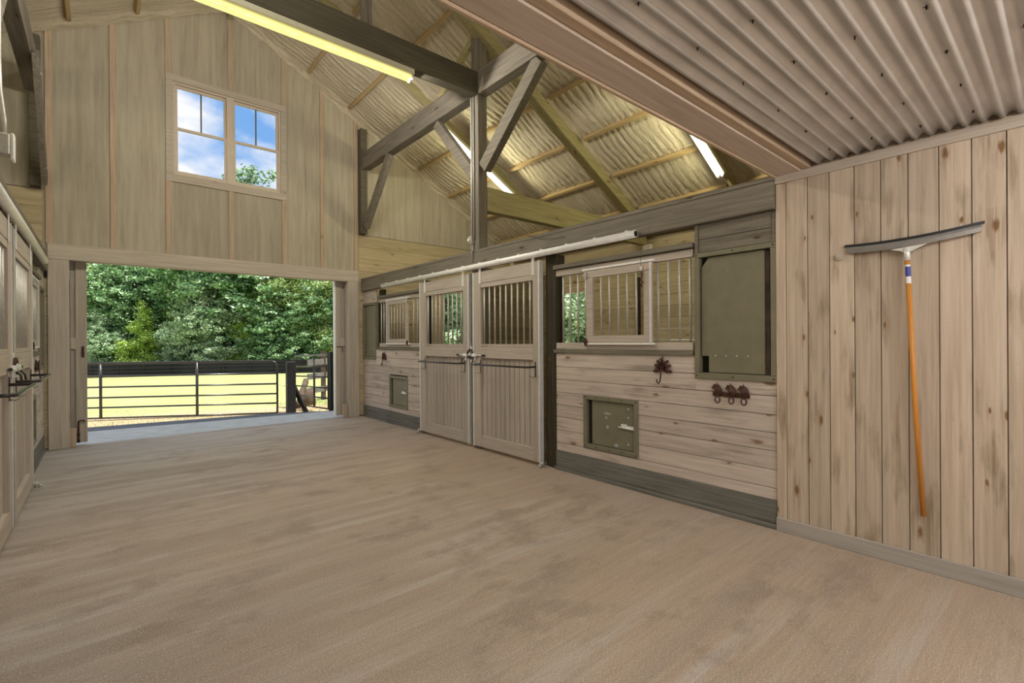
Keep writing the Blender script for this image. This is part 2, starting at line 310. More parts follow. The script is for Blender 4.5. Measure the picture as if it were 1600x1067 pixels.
class MB:
    def __init__(self, tx=None):
        self.bm = bmesh.new(); self.tx = tx or (lambda x, y, z: (x, y, z))

    def v(self, p):
        return self.bm.verts.new(self.tx(*p))

    def hexa(self, p, bev=0):
        vs = [self.v(q) for q in p]
        fs = []
        for f in ((0, 1, 2, 3), (4, 5, 6, 7), (0, 1, 5, 4), (1, 2, 6, 5), (2, 3, 7, 6), (3, 0, 4, 7)):
            fs.append(self.bm.faces.new([vs[i] for i in f]))
        bmesh.ops.recalc_face_normals(self.bm, faces=fs)
        if bev:
            es = {e for f in fs for e in f.edges}
            bmesh.ops.bevel(self.bm, geom=list(es), offset=bev, segments=1, affect='EDGES', profile=.5)
        return self

    def box(self, x0, y0, z0, x1, y1, z1, bev=0):
        return self.hexa([(x0, y0, z0), (x1, y0, z0), (x1, y1, z0), (x0, y1, z0), (x0, y0, z1), (x1, y0, z1), (x1, y1, z1), (x0, y1, z1)], bev)

    def prism(self, poly, vec, bev=0):
        vec = Vector(vec)
        a = [self.v(q) for q in poly]; c = [self.v(tuple(Vector(q)+vec)) for q in poly]
        fs = [self.bm.faces.new(a), self.bm.faces.new(list(reversed(c)))]
        n = len(poly)
        for i in range(n): fs.append(self.bm.faces.new([a[i], a[(i+1) % n], c[(i+1) % n], c[i]]))
        bmesh.ops.recalc_face_normals(self.bm, faces=fs)
        if bev:
            es = {e for f in fs for e in f.edges}
            bmesh.ops.bevel(self.bm, geom=list(es), offset=bev, segments=1, affect='EDGES')
        return self

    def beam(self, p0, p1, wdt, hgt, up=(0, 0, 1), bev=.004):
        """square timber from p0 to p1 (centre line), wdt sideways, hgt along up"""
        p0, p1 = Vector(p0), Vector(p1); d = (p1-p0).normalized(); s = d.cross(Vector(up)).normalized(); u = s.cross(d)
        q = []
        for p in (p0, p1):
            for a, c in ((-1, -1), (1, -1), (1, 1), (-1, 1)): q.append(tuple(p+s*wdt/2*a+u*hgt/2*c))
        return self.hexa(q, bev)

    def tube(self, pts, r, seg=8, taper=None, close=False):
        pts = [Vector(p) for p in pts]; n = len(pts); rings = []
        prev = None
        for i, p in enumerate(pts):
            if close: d = pts[(i+1) % n]-pts[i-1]
            else: d = (pts[min(i+1, n-1)]-pts[max(i-1, 0)])
            d.normalize()
            if prev is None:
                a = Vector((0, 0, 1)) if abs(d.z) < .9 else Vector((1, 0, 0)); s = d.cross(a).normalized()
            else: s = (prev-d*prev.dot(d)).normalized()
            prev = s; u = d.cross(s)
            rr = r*(taper[i] if taper else 1)
            rings.append([self.v(tuple(p+s*rr*math.cos(2*PI*k/seg)+u*rr*math.sin(2*PI*k/seg))) for k in range(seg)])
        fs = []
        rng = range(n) if close else range(n-1)
        for i in rng:
            a, c = rings[i], rings[(i+1) % n]
            for k in range(seg): fs.append(self.bm.faces.new([a[k], a[(k+1) % seg], c[(k+1) % seg], c[k]]))
        if not close:
            fs.append(self.bm.faces.new(rings[0])); fs.append(self.bm.faces.new(rings[-1]))
        bmesh.ops.recalc_face_normals(self.bm, faces=fs)
        if seg > 5:
            for f in fs:
                if len(f.verts) == 4: f.smooth = True
        return self

    def disc(self, c, nrm, r, h, seg=12):
        c = Vector(c); nrm = Vector(nrm).normalized()
        return self.tube([c, c+nrm*h], r, seg)

    def build(self, name, mat, parent=None, origin=None):
        if parent is not None and name in SPLIT:
            left = set(self.bm.verts); isl = []
            for v in list(self.bm.verts):
                if v not in left: continue
                st, comp = [v], set()
                left.discard(v)
                while st:
                    q = st.pop(); comp.add(q)
                    for e in q.link_edges:
                        o = e.other_vert(q)
                        if o in left: left.discard(o); st.append(o)
                isl.append(comp)
            if len(isl) > 1:
                ob = None
                for comp in isl:
                    nb = MB(); mp = {v: nb.bm.verts.new(v.co) for v in comp}
                    for f in self.bm.faces:
                        if f.verts[0] in comp:
                            nf = nb.bm.faces.new([mp[v] for v in f.verts]); nf.smooth = f.smooth
                    SPLIT_OFF.append(name); SPLIT.discard(name)
                    ob = nb.build(name, mat, parent); SPLIT.add(name)
                self.bm.free(); return ob
        me = bpy.data.meshes.new(name)
        if parent is not None:
            r = parent
            while r.parent: r = r.parent
            o0 = WLOC[r.name]
        elif origin is not None: o0 = Vector(origin)
        else:
            vs = [v.co for v in self.bm.verts]
            o0 = Vector(((min(v.x for v in vs)+max(v.x for v in vs))/2, (min(v.y for v in vs)+max(v.y for v in vs))/2, min(v.z for v in vs)))
        bmesh.ops.translate(self.bm, vec=-o0, verts=self.bm.verts)
        bmesh.ops.recalc_face_normals(self.bm, faces=self.bm.faces) if self.tx(1, 0, 0)[0] < self.tx(0, 0, 0)[0] and False else None
        self.bm.to_mesh(me); self.bm.free()
        me.materials.append(M[mat] if isinstance(mat, str) else mat)
        ob = bpy.data.objects.new(name, me); C.objects.link(ob)
        if parent is not None: ob.parent = parent
        else:
            ob.location = o0; WLOC[ob.name] = o0
        return ob


def tag(o, label, cat, group=None):
    o['label'] = label; o['category'] = cat
    if group: o['group'] = group
    return o


def struct(o, label=None):
    o['kind'] = 'structure'
    if label: o['label'] = label
    return o


def empty(name, loc, label, cat, group=None):
    o = bpy.data.objects.new(name, None); C.objects.link(o); o.location = loc; WLOC[o.name] = Vector(loc); o.empty_display_size = .1
    return tag(o, label, cat, group)


# ------------------------------------------------------------------ main dimensions
XR, XL = 3.57, -0.55          # faces of the two stall fronts
XO, XOL = 7.15, -4.13         # outer side walls
YE, YB = 8.32, -2.6           # far gable wall, open near end
AX, AZ, SL = 1.49, 6.45, .56  # ridge x, ridge z, slope
def rz(x): return AZ-SL*abs(x-AX)

# ------------------------------------------------------------------ floor and ground
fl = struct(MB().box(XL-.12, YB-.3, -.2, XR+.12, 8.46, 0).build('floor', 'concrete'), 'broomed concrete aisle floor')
struct(MB().box(XR+.12, YB, -.2, XO, YE, -.005).build('floor', 'dirt'), 'dark dirt floor of the right stalls')
struct(MB().box(XOL, YB, -.2, XL-.12, YE, -.005).build('floor', 'dirt'), 'dark dirt floor of the left stalls')
mb = MB(); mb.prism([(-1.6, 8.46, -.01), (5.2, 8.46, -.01), (5.2, 8.55, -.01), (3.6, 9.36, -.01), (-.19, 9.72, -.01), (-1.6, 9.86, -.01)], (0, 0, -.2))
struct(mb.build('floor', 'apron'), 'pale concrete apron outside the big door')
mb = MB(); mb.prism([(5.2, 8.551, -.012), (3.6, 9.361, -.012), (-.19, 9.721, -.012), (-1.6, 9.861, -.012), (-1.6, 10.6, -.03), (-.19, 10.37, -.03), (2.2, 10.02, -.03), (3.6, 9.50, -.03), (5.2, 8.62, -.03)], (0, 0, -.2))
struct(mb.build('floor', 'apron_dark'), 'dark strip along the apron edge')
def gz(x, y):
    r = math.hypot(x, y)
    return -.12-.031*max(0, r-11)
mb = MB(); NX, NY = 60, 60
xs = [-60+130*i/NX for i in range(NX+1)]; ys = [8.43+70*(j/NY)**1.5 for j in range(NY+1)]
gv = [[mb.v((x, y, gz(x, y)+.03*noise.noise(Vector((x*.3, y*.3, 0))))) for y in ys] for x in xs]
for i in range(NX):
    for j in range(NY): mb.bm.faces.new([gv[i][j], gv[i+1][j], gv[i+1][j+1], gv[i][j+1]])
go = mb.build('lawn', 'grass', origin=(0, 0, 0)); struct(go, 'sunlit mown lawn beyond the gate')
mb = MB(); mb.box(XO+.1, -30, -.35, 60, 8.43, -.15); mb.box(-60, -30, -.35, XOL-.1, 8.43, -.15); mb.box(XOL-.1, -30, -.35, XO+.1, YB-.3, -.08)
struct(mb.build('floor', plain('pale gravel', (.45, .40, .33), .9, 0, .2, 5)), 'gravel yard behind the barn')

# ------------------------------------------------------------------ far gable wall
def strip_poly(x0, x1, z0, clear=.03, top=None):
    """wall piece between x0 and x1 from z0 to the roof (or top)"""
    if top is not None: return [(x0, YE, z0), (x1, YE, z0), (x1, YE, top), (x0, YE, top)]
    p = [(x0, YE, z0), (x1, YE, z0), (x1, YE, rz(x1)-clear)]
    if x0 < AX < x1: p.append((AX, YE, AZ-clear))
    p.append((x0, YE, rz(x0)-clear)); return p
HB = 2.385
mb = MB()
sheets = [(XL, .131), (.131, .745), (.745, .79), (2.21, 2.867), (2.867, 3.50)]
g = .0015
mb.prism(strip_poly(XL, .131-g, HB), (0, .1, 0))
mb.prism(strip_poly(.131+g, .79, HB), (0, .1, 0))
mb.prism(strip_poly(.79, 1.507, 5.05), (0, .1, 0)); mb.prism(strip_poly(1.507, 2.21, 5.05), (0, .1, 0))
mb.prism(strip_poly(.79, 1.507-g, HB, top=3.72), (0, .1, 0)); mb.prism(strip_poly(1.507+g, 2.21, HB, top=3.72), (0, .1, 0))
mb.prism(strip_poly(2.21, 2.60-g, HB), (0, .1, 0)); mb.prism(strip_poly(2.60+g, 3.50-g, HB), (0, .1, 0))
mb.prism(strip_poly(3.50+g, 4.72-g, 3.245), (0, .1, 0)); mb.prism(strip_poly(4.72+g, 5.94, 3.245), (0, .1, 0)); mb.prism(strip_poly(5.94, 7.05, 3.245), (0, .1, 0))
mb.prism(strip_poly(-1.05+g, XL-g, 3.245), (0, .1, 0)); mb.prism(strip_poly(-2.27, -1.05-g, 3.245), (0, .1, 0)); mb.prism(strip_poly(-4.1, -2.27, 3.245), (0, .1, 0))
wf = struct(mb.build('wall_far', 'ply', origin=(1.5, YE, 2.4)), 'plywood gable wall above the big door')
WLOC[wf.name] = Vector((1.5, YE, 2.4))
# vertical battens
for bx, ztop in ((-.49, None), (.131, None), (.731, None), (1.507, None), (2.258, None), (2.867, None), (3.455, None)):
    wdt = .035
    segs = [(2.58, min(rz(bx-wdt), rz(bx+wdt))-.03)]
    if .7 < bx < 2.3: segs = [(2.58, 3.617), (5.135, segs[0][1])]
    mb = MB()
    for z0, z1 in segs: mb.box(bx-wdt, YE-.02, z0, bx+wdt, YE, z1, .003)
    mb.build('batten', 'pink_z', wf)
# horizontal boards either side (outside the aisle)
mb = MB(); z = 0.02; k = 0
zb = [0.02+.2365*i for i in range(11)]+[2.385+.214*i for i in range(1, 5)]
for z0, z1 in zip(zb[:-1], zb[1:]):
    z1 -= .004
    if z0 < 2.36 and z1 > 1.25:
        mb.box(3.30 if z1 < 2.386 else 3.502, YE, z0, 5.2, YE+.1, z1); mb.box(5.95, YE, z0, 7.05, YE+.1, z1)
    else: mb.box(3.30 if z1 < 2.37 else 3.502, YE, z0, 7.05, YE+.1, z1)
    mb.box(-4.03, YE, z0, -.31 if z1 < 2.37 else XL-.002, YE+.1, z1)
struct(mb.build('wall_far', 'pine_x'), 'bare pine boards at the low ends of the gable wall')
# casing round the big door
struct(MB().box(-.51, YE-.03, 2.385, 3.49, YE-.0005, 2.582, .004).build('trim_10', 'trim_x'), 'wide pale head casing over the big door opening')
mb = MB()
mb.box(-.51, YE-.03, 0, -.31, YE-.0005, 2.384, .004); mb.box(3.295, YE-.03, 0, 3.49, YE-.0005, 2.384, .004)
struct(mb.build('trim_1', 'trim_z'), 'wide pale side casings of the big door opening')
mb = MB(); mb.box(-.33, YE, 0, -.31, 8.46, 2.4); mb.box(3.295, YE, 0, 3.315, 8.46, 2.4); mb.box(-.33, YE, 2.386, 3.315, 8.46, 2.41)
struct(mb.build('trim_2', 'trim_z'), 'jamb lining of the big door opening')
# sliding barn door leaves hung outside
for side, x0, x1, lab in (('l', -2.1, -.16, 'pale sliding barn door leaf pushed open at the left of the opening'), ('r', 3.13, 5.05, 'pale sliding barn door leaf pushed open at the right of the opening')):
    d = empty('sliding_barn_door', ((x0+x1)/2, 8.52, 0), lab, 'barn door', 'big sliding door leaves')
    mb = MB(); n = 12
    for i in range(n):
        a = x0+(x1-x0)*i/n; c = x0+(x1-x0)*(i+1)/n-.003
        mb.box(a, 8.50, .03, c, 8.53, 2.62)
    mb.build('door_boards', 'trim_z', d)
    mb = MB()
    for z0 in (.03, 1.25, 2.47): mb.box(x0+.1, 8.475, z0, x1-.1, 8.4995, z0+.15, .003)
    for xx in (x0, x1-.10): mb.box(xx, 8.475, .03, xx+.10, 8.4995, 2.62, .003)
    mb.build('door_frame', 'trim_z', d)
    ex = x1 if side == 'l' else x0
    mb = MB(); mb.box(ex-.012, 8.47, .03, ex+.012, 8.535, 2.62); mb.build('edge_channel', 'track' if side == 'r' else 'trim_z', d)
    if side == 'l':
        mb = MB(); mb.box(-.20, 8.455, 1.15, -.175, 8.4745, 1.29, .003); mb.disc((-.19, 8.455, 1.22), (0, -1, 0), .012, .02); mb.build('latch_plate', 'iron', d)
        mb = MB(); mb.tube([(-.235, 8.46, .03), (-.235, 8.46, .26), (-.235, 8.45, .31), (-.19, 8.45, .32), (-.17, 8.45, .30)], .009); mb.box(-.25, 8.46, .12, -.22, 8.4745, .15); mb.box(-.25, 8.46, .03, -.22, 8.4745, .06)
        mb.build('floor_bolt', 'iron', d)
    else:
        mb = MB(); mb.tube([(3.15, 8.465, 1.24), (3.20, 8.455, 1.245), (3.25, 8.46, 1.235), (3.255, 8.46, 1.15)], .006, 6); mb.build('latch_hook', 'iron', d)
for bx, lab in ((-.285, 'small wooden stop block at the foot of the left door jamb'), (3.235, 'small wooden stop block at the foot of the right door jamb')):
    mb = MB(); mb.box(bx-.03, YE-.02, 0.001, bx+.03, YE+.03, .24, .006); tag(mb.build('stop_block', 'pink_z'), lab, 'block', 'door stop blocks')

# gable window
wn = bpy.data.objects.new('window_1', None); C.objects.link(wn); wn.location = (1.5, YE, 3.6); WLOC[wn.name] = Vector((1.5, YE, 3.6)); struct(wn, 'twin white sash window high in the gable wall')
mb = MB(); mb.box(.70, YE-.025, 5.045, 2.30, YE-.0005, 5.14, .003); mb.box(.70, YE-.025, 3.615, 2.30, YE-.0005, 3.725, .003); mb.box(.70, YE-.025, 3.726, .79, YE-.0005, 5.044, .003); mb.box(2.21, YE-.025, 3.726, 2.30, YE-.0005, 5.044, .003)
mb.build('window_casing', 'trim_x', wn)
mb = MB(); mb.box(.79, YE, 5.02, 2.21, YE+.1, 5.05); mb.box(.79, YE, 3.72, 2.21, YE+.1, 3.75); mb.box(.79, YE, 3.75, .815, YE+.1, 5.02); mb.box(2.185, YE, 3.75, 2.21, YE+.1, 5.02); mb.box(1.455, YE-.005, 3.75, 1.545, YE+.1, 5.02)
mb.build('window_frame', 'window_white', wn)
for x0, x1 in ((.815, 1.455), (1.545, 2.185)):
    xm = (x0+x1)/2
    mb = MB()
    mb.box(x0, YE+.045, 4.985, x1, YE+.075, 5.02); mb.box(x0, YE+.045, 4.385, x1, YE+.075, 4.42); mb.box(x0, YE+.045, 4.42, x0+.03, YE+.075, 4.985); mb.box(x1-.03, YE+.045, 4.42, x1, YE+.075, 4.985)
    us = mb.build('upper_sash', 'window_white', wn)
    MB().box(xm-.009, YE+.05, 4.42, xm+.009, YE+.07, 4.985).build('muntin', 'window_dark', us)
    MB().box(x0+.03, YE+.058, 4.42, x1-.03, YE+.062, 4.985).build('pane', 'glass', us)
    mb = MB()
    mb.box(x0, YE+.012, 4.375, x1, YE+.042, 4.41); mb.box(x0, YE+.012, 3.75, x1, YE+.042, 3.785); mb.box(x0, YE+.012, 3.785, x0+.03, YE+.042, 4.375); mb.box(x1-.03, YE+.012, 3.785, x1, YE+.042, 4.375)
    ls = mb.build('lower_sash', 'window_white', wn)
    MB().box(x0+.03, YE+.025, 3.785, x1-.03, YE+.029, 4.375).build('pane', 'glass', ls)
# stall end window (open frame) in the gable wall, right stall
mb = MB(); mb.box(5.2, YE-.01, 1.22, 5.26, YE+.11, 2.38); mb.box(5.89, YE-.01, 1.22, 5.95, YE+.11, 2.38); mb.box(5.26, YE-.01, 2.32, 5.89, YE+.11, 2.38); mb.box(5.26, YE-.01, 1.22, 5.89, YE+.11, 1.27)
struct(mb.build('window_2', 'pine_z'), 'open window frame in the end wall of the far stall')

# ------------------------------------------------------------------ outer side walls, near end
def side_wall(x0, x1, ztop, wy0=None, wy1=None, wz0=1.25, wz1=2.38):
    mb = MB(); z = 0.0; h = .19
    while z < ztop-.01:
        z1 = min(z+h-.004, ztop)
        if wy0 is not None and z < wz1 and z1 > wz0:
            mb.box(x0, YB, z, x1, wy0, z1); mb.box(x0, wy1, z, x1, YE, z1)
        else: mb.box(x0, YB, z, x1, YE, z1)
        z += h
    return mb
struct(side_wall(XO, XO+.1, 3.23, 6.13, 7.05).build('wall_right_outer', 'pine_y'), 'pine boards of the outer right wall behind the stalls')
struct(side_wall(XOL-.1, XOL, 3.23).build('wall_left_outer', 'pine_y'), 'pine boards of the outer left wall')
mb = MB(); mb.box(XO-.01, 6.07, 1.19, XO+.11, 6.13, 2.44); mb.box(XO-.01, 7.05, 1.19, XO+.11, 7.11, 2.44); mb.box(XO-.01, 6.13, 2.38, XO+.11, 7.05, 2.44); mb.box(XO-.01, 6.13, 1.19, XO+.11, 7.05, 1.25)
struct(mb.build('window_3', 'pine_z'), 'open window frame in the outer wall of the stall')
mb = MB(); mb.box(XO-.04, 4.93, 1.38, XO-.001, 5.01, 2.42, .003); struct(mb.build('trim_3', 'post_dark'), 'dark strip on the outer stall wall')
# near gable: closed above the loft, open below
mb = MB()
mb.prism([(XOL, YB, 2.55), (XO, YB, 2.55), (XO, YB, rz(XO)), (AX, YB, AZ), (XOL, YB, rz(XOL))], (0, -.1, 0))
mb.box(XOL, YB-.1, 0, XL, YB, 2.55); mb.box(XR, YB-.1, 0, XO, YB, 2.55)
struct(mb.build('wall_near', 'ply'), 'plywood wall over the open near end of the aisle')
# tack-room cross walls (aisle side of the loft)
mb = MB(); mb.box(XR+.03, 1.29, 0, XO, 1.348, 2.56); mb.box(XOL, 1.29, 0, XL-.03, 1.348, 2.56)
struct(mb.build('wall_cross', 'pine_x'), 'cross walls closing the near ends of the stalls')

# ------------------------------------------------------------------ roof
foam = MB()
def foam_side(sg, xa, xb, y0, y1, du, dy):
    """sg=+1 right slope; u from 0 at the ridge outwards"""
    nu = int((xb-xa)/du); ny = int((y1-y0)/dy); grid = []
    raft = [8.32, 6.43, 4.76, 3.03, 1.3, -.4, -2.1]
    for i in range(nu+1):
        u = xa+(xb-xa)*i/nu; row = []
        for j in range(ny+1):
            y = y0+(y1-y0)*j/ny
            ph = ((u-1.14+.34*0)/.68) % 1.0          # purlins at u = 1.14 + .68k
            bulge = math.sin(PI*ph)**.5
            dr = min(abs(y-r) for r in raft)
            edge = max(0, 1-dr/.22)
            warp = noise.noise(Vector((u*1.3, y*.7, 3)))*.5
            wy = y+.10*noise.noise(Vector((u*.8, y*1.3, 21)))+.05*ph*ph+.02*noise.noise(Vector((u*5, y*2, 4)))
            cr = abs(math.sin(PI*wy/.105+1.5*noise.noise(Vector((3.1, y*1.9, int(u/.68))))))
            st = (cr**.45-.75)*(.35+.65*abs(noise.noise(Vector((u*1.1, y*2.7, 8)))*2))
            st2 = noise.noise(Vector((u*2.2, (y+warp*.10)*24, 7)))
            rough = noise.noise(Vector((u*14, y*14, 5)))*(ph**2.2)
            rough2 = noise.noise(Vector((u*32, y*32, 9)))*(ph**2)
            h = -.055+.035*(1-bulge) - .027*st+.004*st2+.020*rough+.014*rough2
            h -= .10*edge**2*(.8+.5*noise.noise(Vector((u*6, y*3, 11))))
            row.append(foam.bm.verts.new((AX+sg*u, y, AZ-SL*u+h)))
        grid.append(row)
    for i in range(nu):
        for j in range(ny):
            f = foam.bm.faces.new([grid[i][j], grid[i+1][j], grid[i+1][j+1], grid[i][j+1]]); f.smooth = True
foam_side(1, 0, 5.75, 1.0, YE+.02, .030, .016)
foam_side(-1, 0, 5.7, 3.2, YE+.02, .05, .05)
roof = struct(foam.build('ceiling', 'foam', origin=(AX, 3, 5)), 'cream spray foam under the pitched roof'); WLOC[roof.name] = Vector((AX, 3, 5))
mb = MB()
for sg in (1, -1):
    xe = AX+sg*5.75
    mb.hexa([(AX, YB-.3, AZ+.03), (xe, YB-.3, AZ-SL*5.75+.03), (xe, 8.75, AZ-SL*5.75+.03), (AX, 8.75, AZ+.03),
             (AX, YB-.3, AZ+.13), (xe, YB-.3, AZ-SL*5.75+.13), (xe, 8.75, AZ-SL*5.75+.13), (AX, 8.75, AZ+.13)])
struct(mb.build('ceiling', plain('roof metal', (.35, .33, .3), .5, .4)), 'metal roof sheets over the foam')
PUR = [1.14+.68*k for k in range(7)]
for sg in (1, -1):
    for u in PUR:
        if sg < 0 and u < 1.9 and False: continue
        x = AX+sg*u; z = AZ-SL*u
        mb = MB(); n = Vector((sg*SL, 0, 1)).normalized(); t = Vector((1, 0, -sg*SL)).normalized()
        y0 = 1.0 if sg > 0 else 3.2
        raft = [8.30, 6.43, 4.76, 3.03, 1.3]
        for a, c in zip(raft[1:], raft[:-1]):
            if a < y0-.1: continue
            p0 = Vector((x, a+.14, z))-n*.055; p1 = Vector((x, c-.14, z))-n*.055
            mb.beam(p0, p1, .045, .07, up=n, bev=.002)
        mb.build('purlin', 'foam_wood', roof)
    for ry, rw in ((6.43, .045), (4.76, .15), (3.03, .045), (1.3, .045)):
        mb = MB(); n = Vector((sg*SL, 0, 1)).normalized()
        offs = [0] if rw < .1 else [-.05, .0, .05]
        for o in offs:
            p0 = Vector((AX+sg*.05, ry+o, AZ-SL*.05))-n*.13; p1 = Vector((AX+sg*5.62, ry+o, AZ-SL*5.62))-n*.13
            mb.beam(p0, p1, .045 if rw < .1 else .048, .17, up=n, bev=.002)
        mb.build('rafter', 'rafter', roof)
mb = MB()
for sx in (XO-.12, XOL+.02): mb.box(sx, 1.4, 3.10, sx+.10, YE-.01, 3.2)
mb.build('top_plate', 'foam_wood', roof)
mb = MB().box(AX-.03, YB, AZ-.24, AX+.03, YE-.01, AZ-.05); mb.build('ridge_board', 'rafter', roof)
# outside shed roof seen through the stall window
mb = MB()
mb.hexa([(XO+.1, 2, 3.16), (9.3, 2, 2.78), (9.3, 9.2, 2.78), (XO+.1, 9.2, 3.16), (XO+.1, 2, 3.2), (9.3, 2, 2.82), (9.3, 9.2, 2.82), (XO+.1, 9.2, 3.2)])
sr = struct(mb.build('ceiling', 'pine_y', origin=(8.5, 6, 2.6)), 'shed roof over the outside of the stalls'); WLOC[sr.name] = Vector((8.5, 6, 2.6))
for k in range(12):
    y = 2.2+.6*k
    MB().beam((XO+.1, y, 3.10), (9.3, y, 2.72), .04, .10).build('rafter', 'pink_x', sr)
MB().box(9.18, 2, 2.55, 9.26, 9.2, 2.67).build('eave_beam', 'pink_y', sr)

# ------------------------------------------------------------------ truss, posts, long beams, braces
def timber(name, mb, mat, label, cat, group=None):
    return tag(mb.build(name, mat), label, cat, group)
PX0, PX1, PY0, PY1 = 3.53, 3.67, 4.76, 4.90
timber('barn_post', MB().box(PX0, PY0, 0.001, PX1, PY1, rz(3.67)-.13, .005), 'truss_z', 'tall grey timber post rising between the two right stall doors', 'post', 'main posts')
timber('barn_post', MB().box(-.69, PY0, 0.001, -.55, PY1, rz(-.69)-.2, .005), 'truss_z', 'tall grey timber post between the two left stall doors', 'post', 'main posts')
timber('barn_post', MB().box(3.50, 8.20, 3.25, 3.62, YE-.001, rz(3.62)-.15, .005), 'tie', 'dark end post against the gable wall at the right of the plywood', 'post', 'main posts')
timber('barn_post', MB().box(-.66, 8.20, 3.25, -.56, YE-.001, rz(-.66)-.15, .005), 'tie', 'dark end post against the gable wall at the left of the plywood', 'post', 'main posts')
tb = MB().box(-.545, 4.76, 4.35, 3.528, 4.90, 4.63, .005); timber('tie_beam', tb, 'tie', 'dark grey tie beam spanning the aisle above the long yellow lamp', 'beam')  # timber darkened in colour for the face left unlit by the lamp beneath
timber('tie_beam', MB().box(3.672, 4.77, 2.95, XO-.02, 4.89, 3.25, .005), 'rafter', 'olive tie beam running from the post out over the right stalls', 'beam')
for x in (2.13, .86):
    timber('king_post', MB().box(x-.04, 4.77, 4.631, x+.04, 4.89, rz(x)-.24, .003), 'truss_z', 'web post standing on the tie beam, nearer the '+('right' if x > 1.5 else 'left')+' side', 'post', 'truss web posts')
for sg, lab in ((1, 'right'), (-1, 'left')):
    x0 = 3.60 if sg > 0 else -.62
    timber('long_beam', MB().box(x0-.07, 4.905, 4.38, x0+.07, YE-.125, 4.67, .005), 'truss_y', 'grey long beam from the '+lab+' post to the gable wall', 'beam', 'long beams')
    timber('long_beam', MB().box(x0-.07, YB+.02, 4.36, x0+.07, 4.755, 4.65, .005), 'truss_y', 'grey long beam from the '+lab+' post towards the loft', 'beam', 'long beams')
    # knee braces along the wall line
    timber('knee_brace', MB().beam((x0, 4.93, 3.42), (x0, 5.80, 4.36), .09, .13, up=(0, -1, 1)), 'truss_y', 'knee brace on the far side of the '+lab+' main post', 'brace', 'knee braces')
    timber('knee_brace', MB().beam((x0, 4.72, 3.45), (x0, 3.72, 4.34), .10, .17, up=(0, 1, 1)), 'grey_y', 'knee brace on the near side of the '+lab+' main post', 'brace', 'knee braces')
    if sg > 0:
        timber('knee_brace', MB().beam((x0-.02, 8.16, 3.36), (x0-.02, 7.22, 4.36), .09, .13, up=(0, 1, 1)), 'truss_y', 'knee brace from the right end post up to the long beam', 'brace', 'knee braces')
    else:
        b1 = MB(); b1.beam((-.52, 8.18, 3.30), (-.52, 7.15, 4.42), .055, .15, up=(0, 1, 1)); ob = timber('knee_brace', b1, 'truss_y', 'bolted knee brace from the left end post up to the long beam', 'brace', 'knee braces')
        mb = MB(); mb.disc((-.4925, 8.05, 3.44), (1, 0, 0), .02, .012, 6); mb.disc((-.4925, 7.30, 4.26), (1, 0, 0), .02, .012, 6)
        bo = mb.build('bolt', 'galv', ob)
timber('knee_brace', MB().beam((3.60, 4.93, 5.15), (3.60, 5.75, 4.70), .05, .10, up=(0, 1, 1)), 'rafter', 'thin olive brace from the top of the right post down to the long beam', 'brace')

# conduits with boxes on the main posts
cd = empty('conduit', (3.50, 4.86, 2.3), 'grey conduit pipe with a small socket box running up the right main post', 'conduit')
mb = MB(); mb.tube([(3.508, 4.87, 2.33), (3.508, 4.87, 4.34)], .013, 8); mb.tube([(3.508, 4.83, 2.60), (3.508, 4.83, 4.34)], .009, 8); mb.build('pipe', 'galv', cd)
mb = MB(); mb.box(3.47, 4.835, 2.53, 3.525, 4.905, 2.62, .006); mb.box(3.50, 4.85, 2.44, 3.525, 4.89, 2.53, .004); sb = mb.build('socket_box', 'galv', cd)
mb = MB(); mb.disc((3.47, 4.87, 2.575), (-1, 0, 0), .022, .02); mb.build('lamp_socket', 'plastic', cd)
cd = empty('conduit', (-.50, 4.76, 2.5), 'grey conduit with a white covered switch box on the left main post', 'conduit')
mb = MB(); mb.tube([(-.53, 4.78, 2.75), (-.53, 4.78, 4.3)], .016, 8); mb.tube([(-.525, 4.74, 3.3), (-.52, 4.74, 3.05), (-.50, 4.74, 2.85), (-.50, 4.74, 2.72)], .014, 8); mb.build('pipe', 'galv', cd)
mb = MB(); mb.box(-.545, 4.66, 2.60, -.465, 4.758, 2.74, .006); mb.build('switch_box', 'galv', cd)
mb = MB(); mb.box(-.464, 4.67, 2.57, -.445, 4.75, 2.75, .004); mb.build('box_cover', 'plate', cd)


# ------------------------------------------------------------------ lamps
def fluorescent(p0, p1, wd, hg, up, label, tubemat, power, npt, lampcol, group='fluorescent lamps'):
    p0, p1 = Vector(p0), Vector(p1); d = (p1-p0).normalized(); up = Vector(up).normalized()
    s = d.cross(up).normalized(); u = s.cross(d)
    e = empty('fluorescent_lamp', tuple((p0+p1)/2), label, 'lamp', group)
    mb = MB(); mb.beam(p0, p1, wd, hg, up=u, bev=.004); mb.build('housing', 'tube_white', e)
    for k in (-1, 1):
        a = p0+d*.03+s*k*wd*.27-u*(hg/2+.022); c = p1-d*.03+s*k*wd*.27-u*(hg/2+.022)
        MB().tube([a, c], .0185, 10).build('tube', tubemat, e)
    mb = MB()
    for q in (p0+d*.012, p1-d*.012):
        for k in (-1, 1): mb.beam(q+s*k*wd*.27-u*(hg/2-.01), q+s*k*wd*.27-u*(hg/2+.045), .03, .024, up=d)
    mb.build('lamp_holder', 'plate', e)
    for i in range(npt):
        q = p0+(p1-p0)*((i+.5)/npt)-u*(hg/2+.075)
        l = bpy.data.lights.new('tube_light', 'POINT'); l.energy = power*LAMP/npt; l.color = lampcol; l.shadow_soft_size = .012
        lo = bpy.data.objects.new('tube_light', l); C.objects.link(lo); lo.parent = e; lo.location = q-(p0+p1)/2
    return e
WARM = (1, .93, .58)
fluorescent((.22, 4.83, 4.315), (2.66, 4.83, 4.315), .15, .06, (0, 0, 1), 'long yellow glowing lamp under the tie beam', 'tube_yellow', 190, 7, (1, .955, .83))
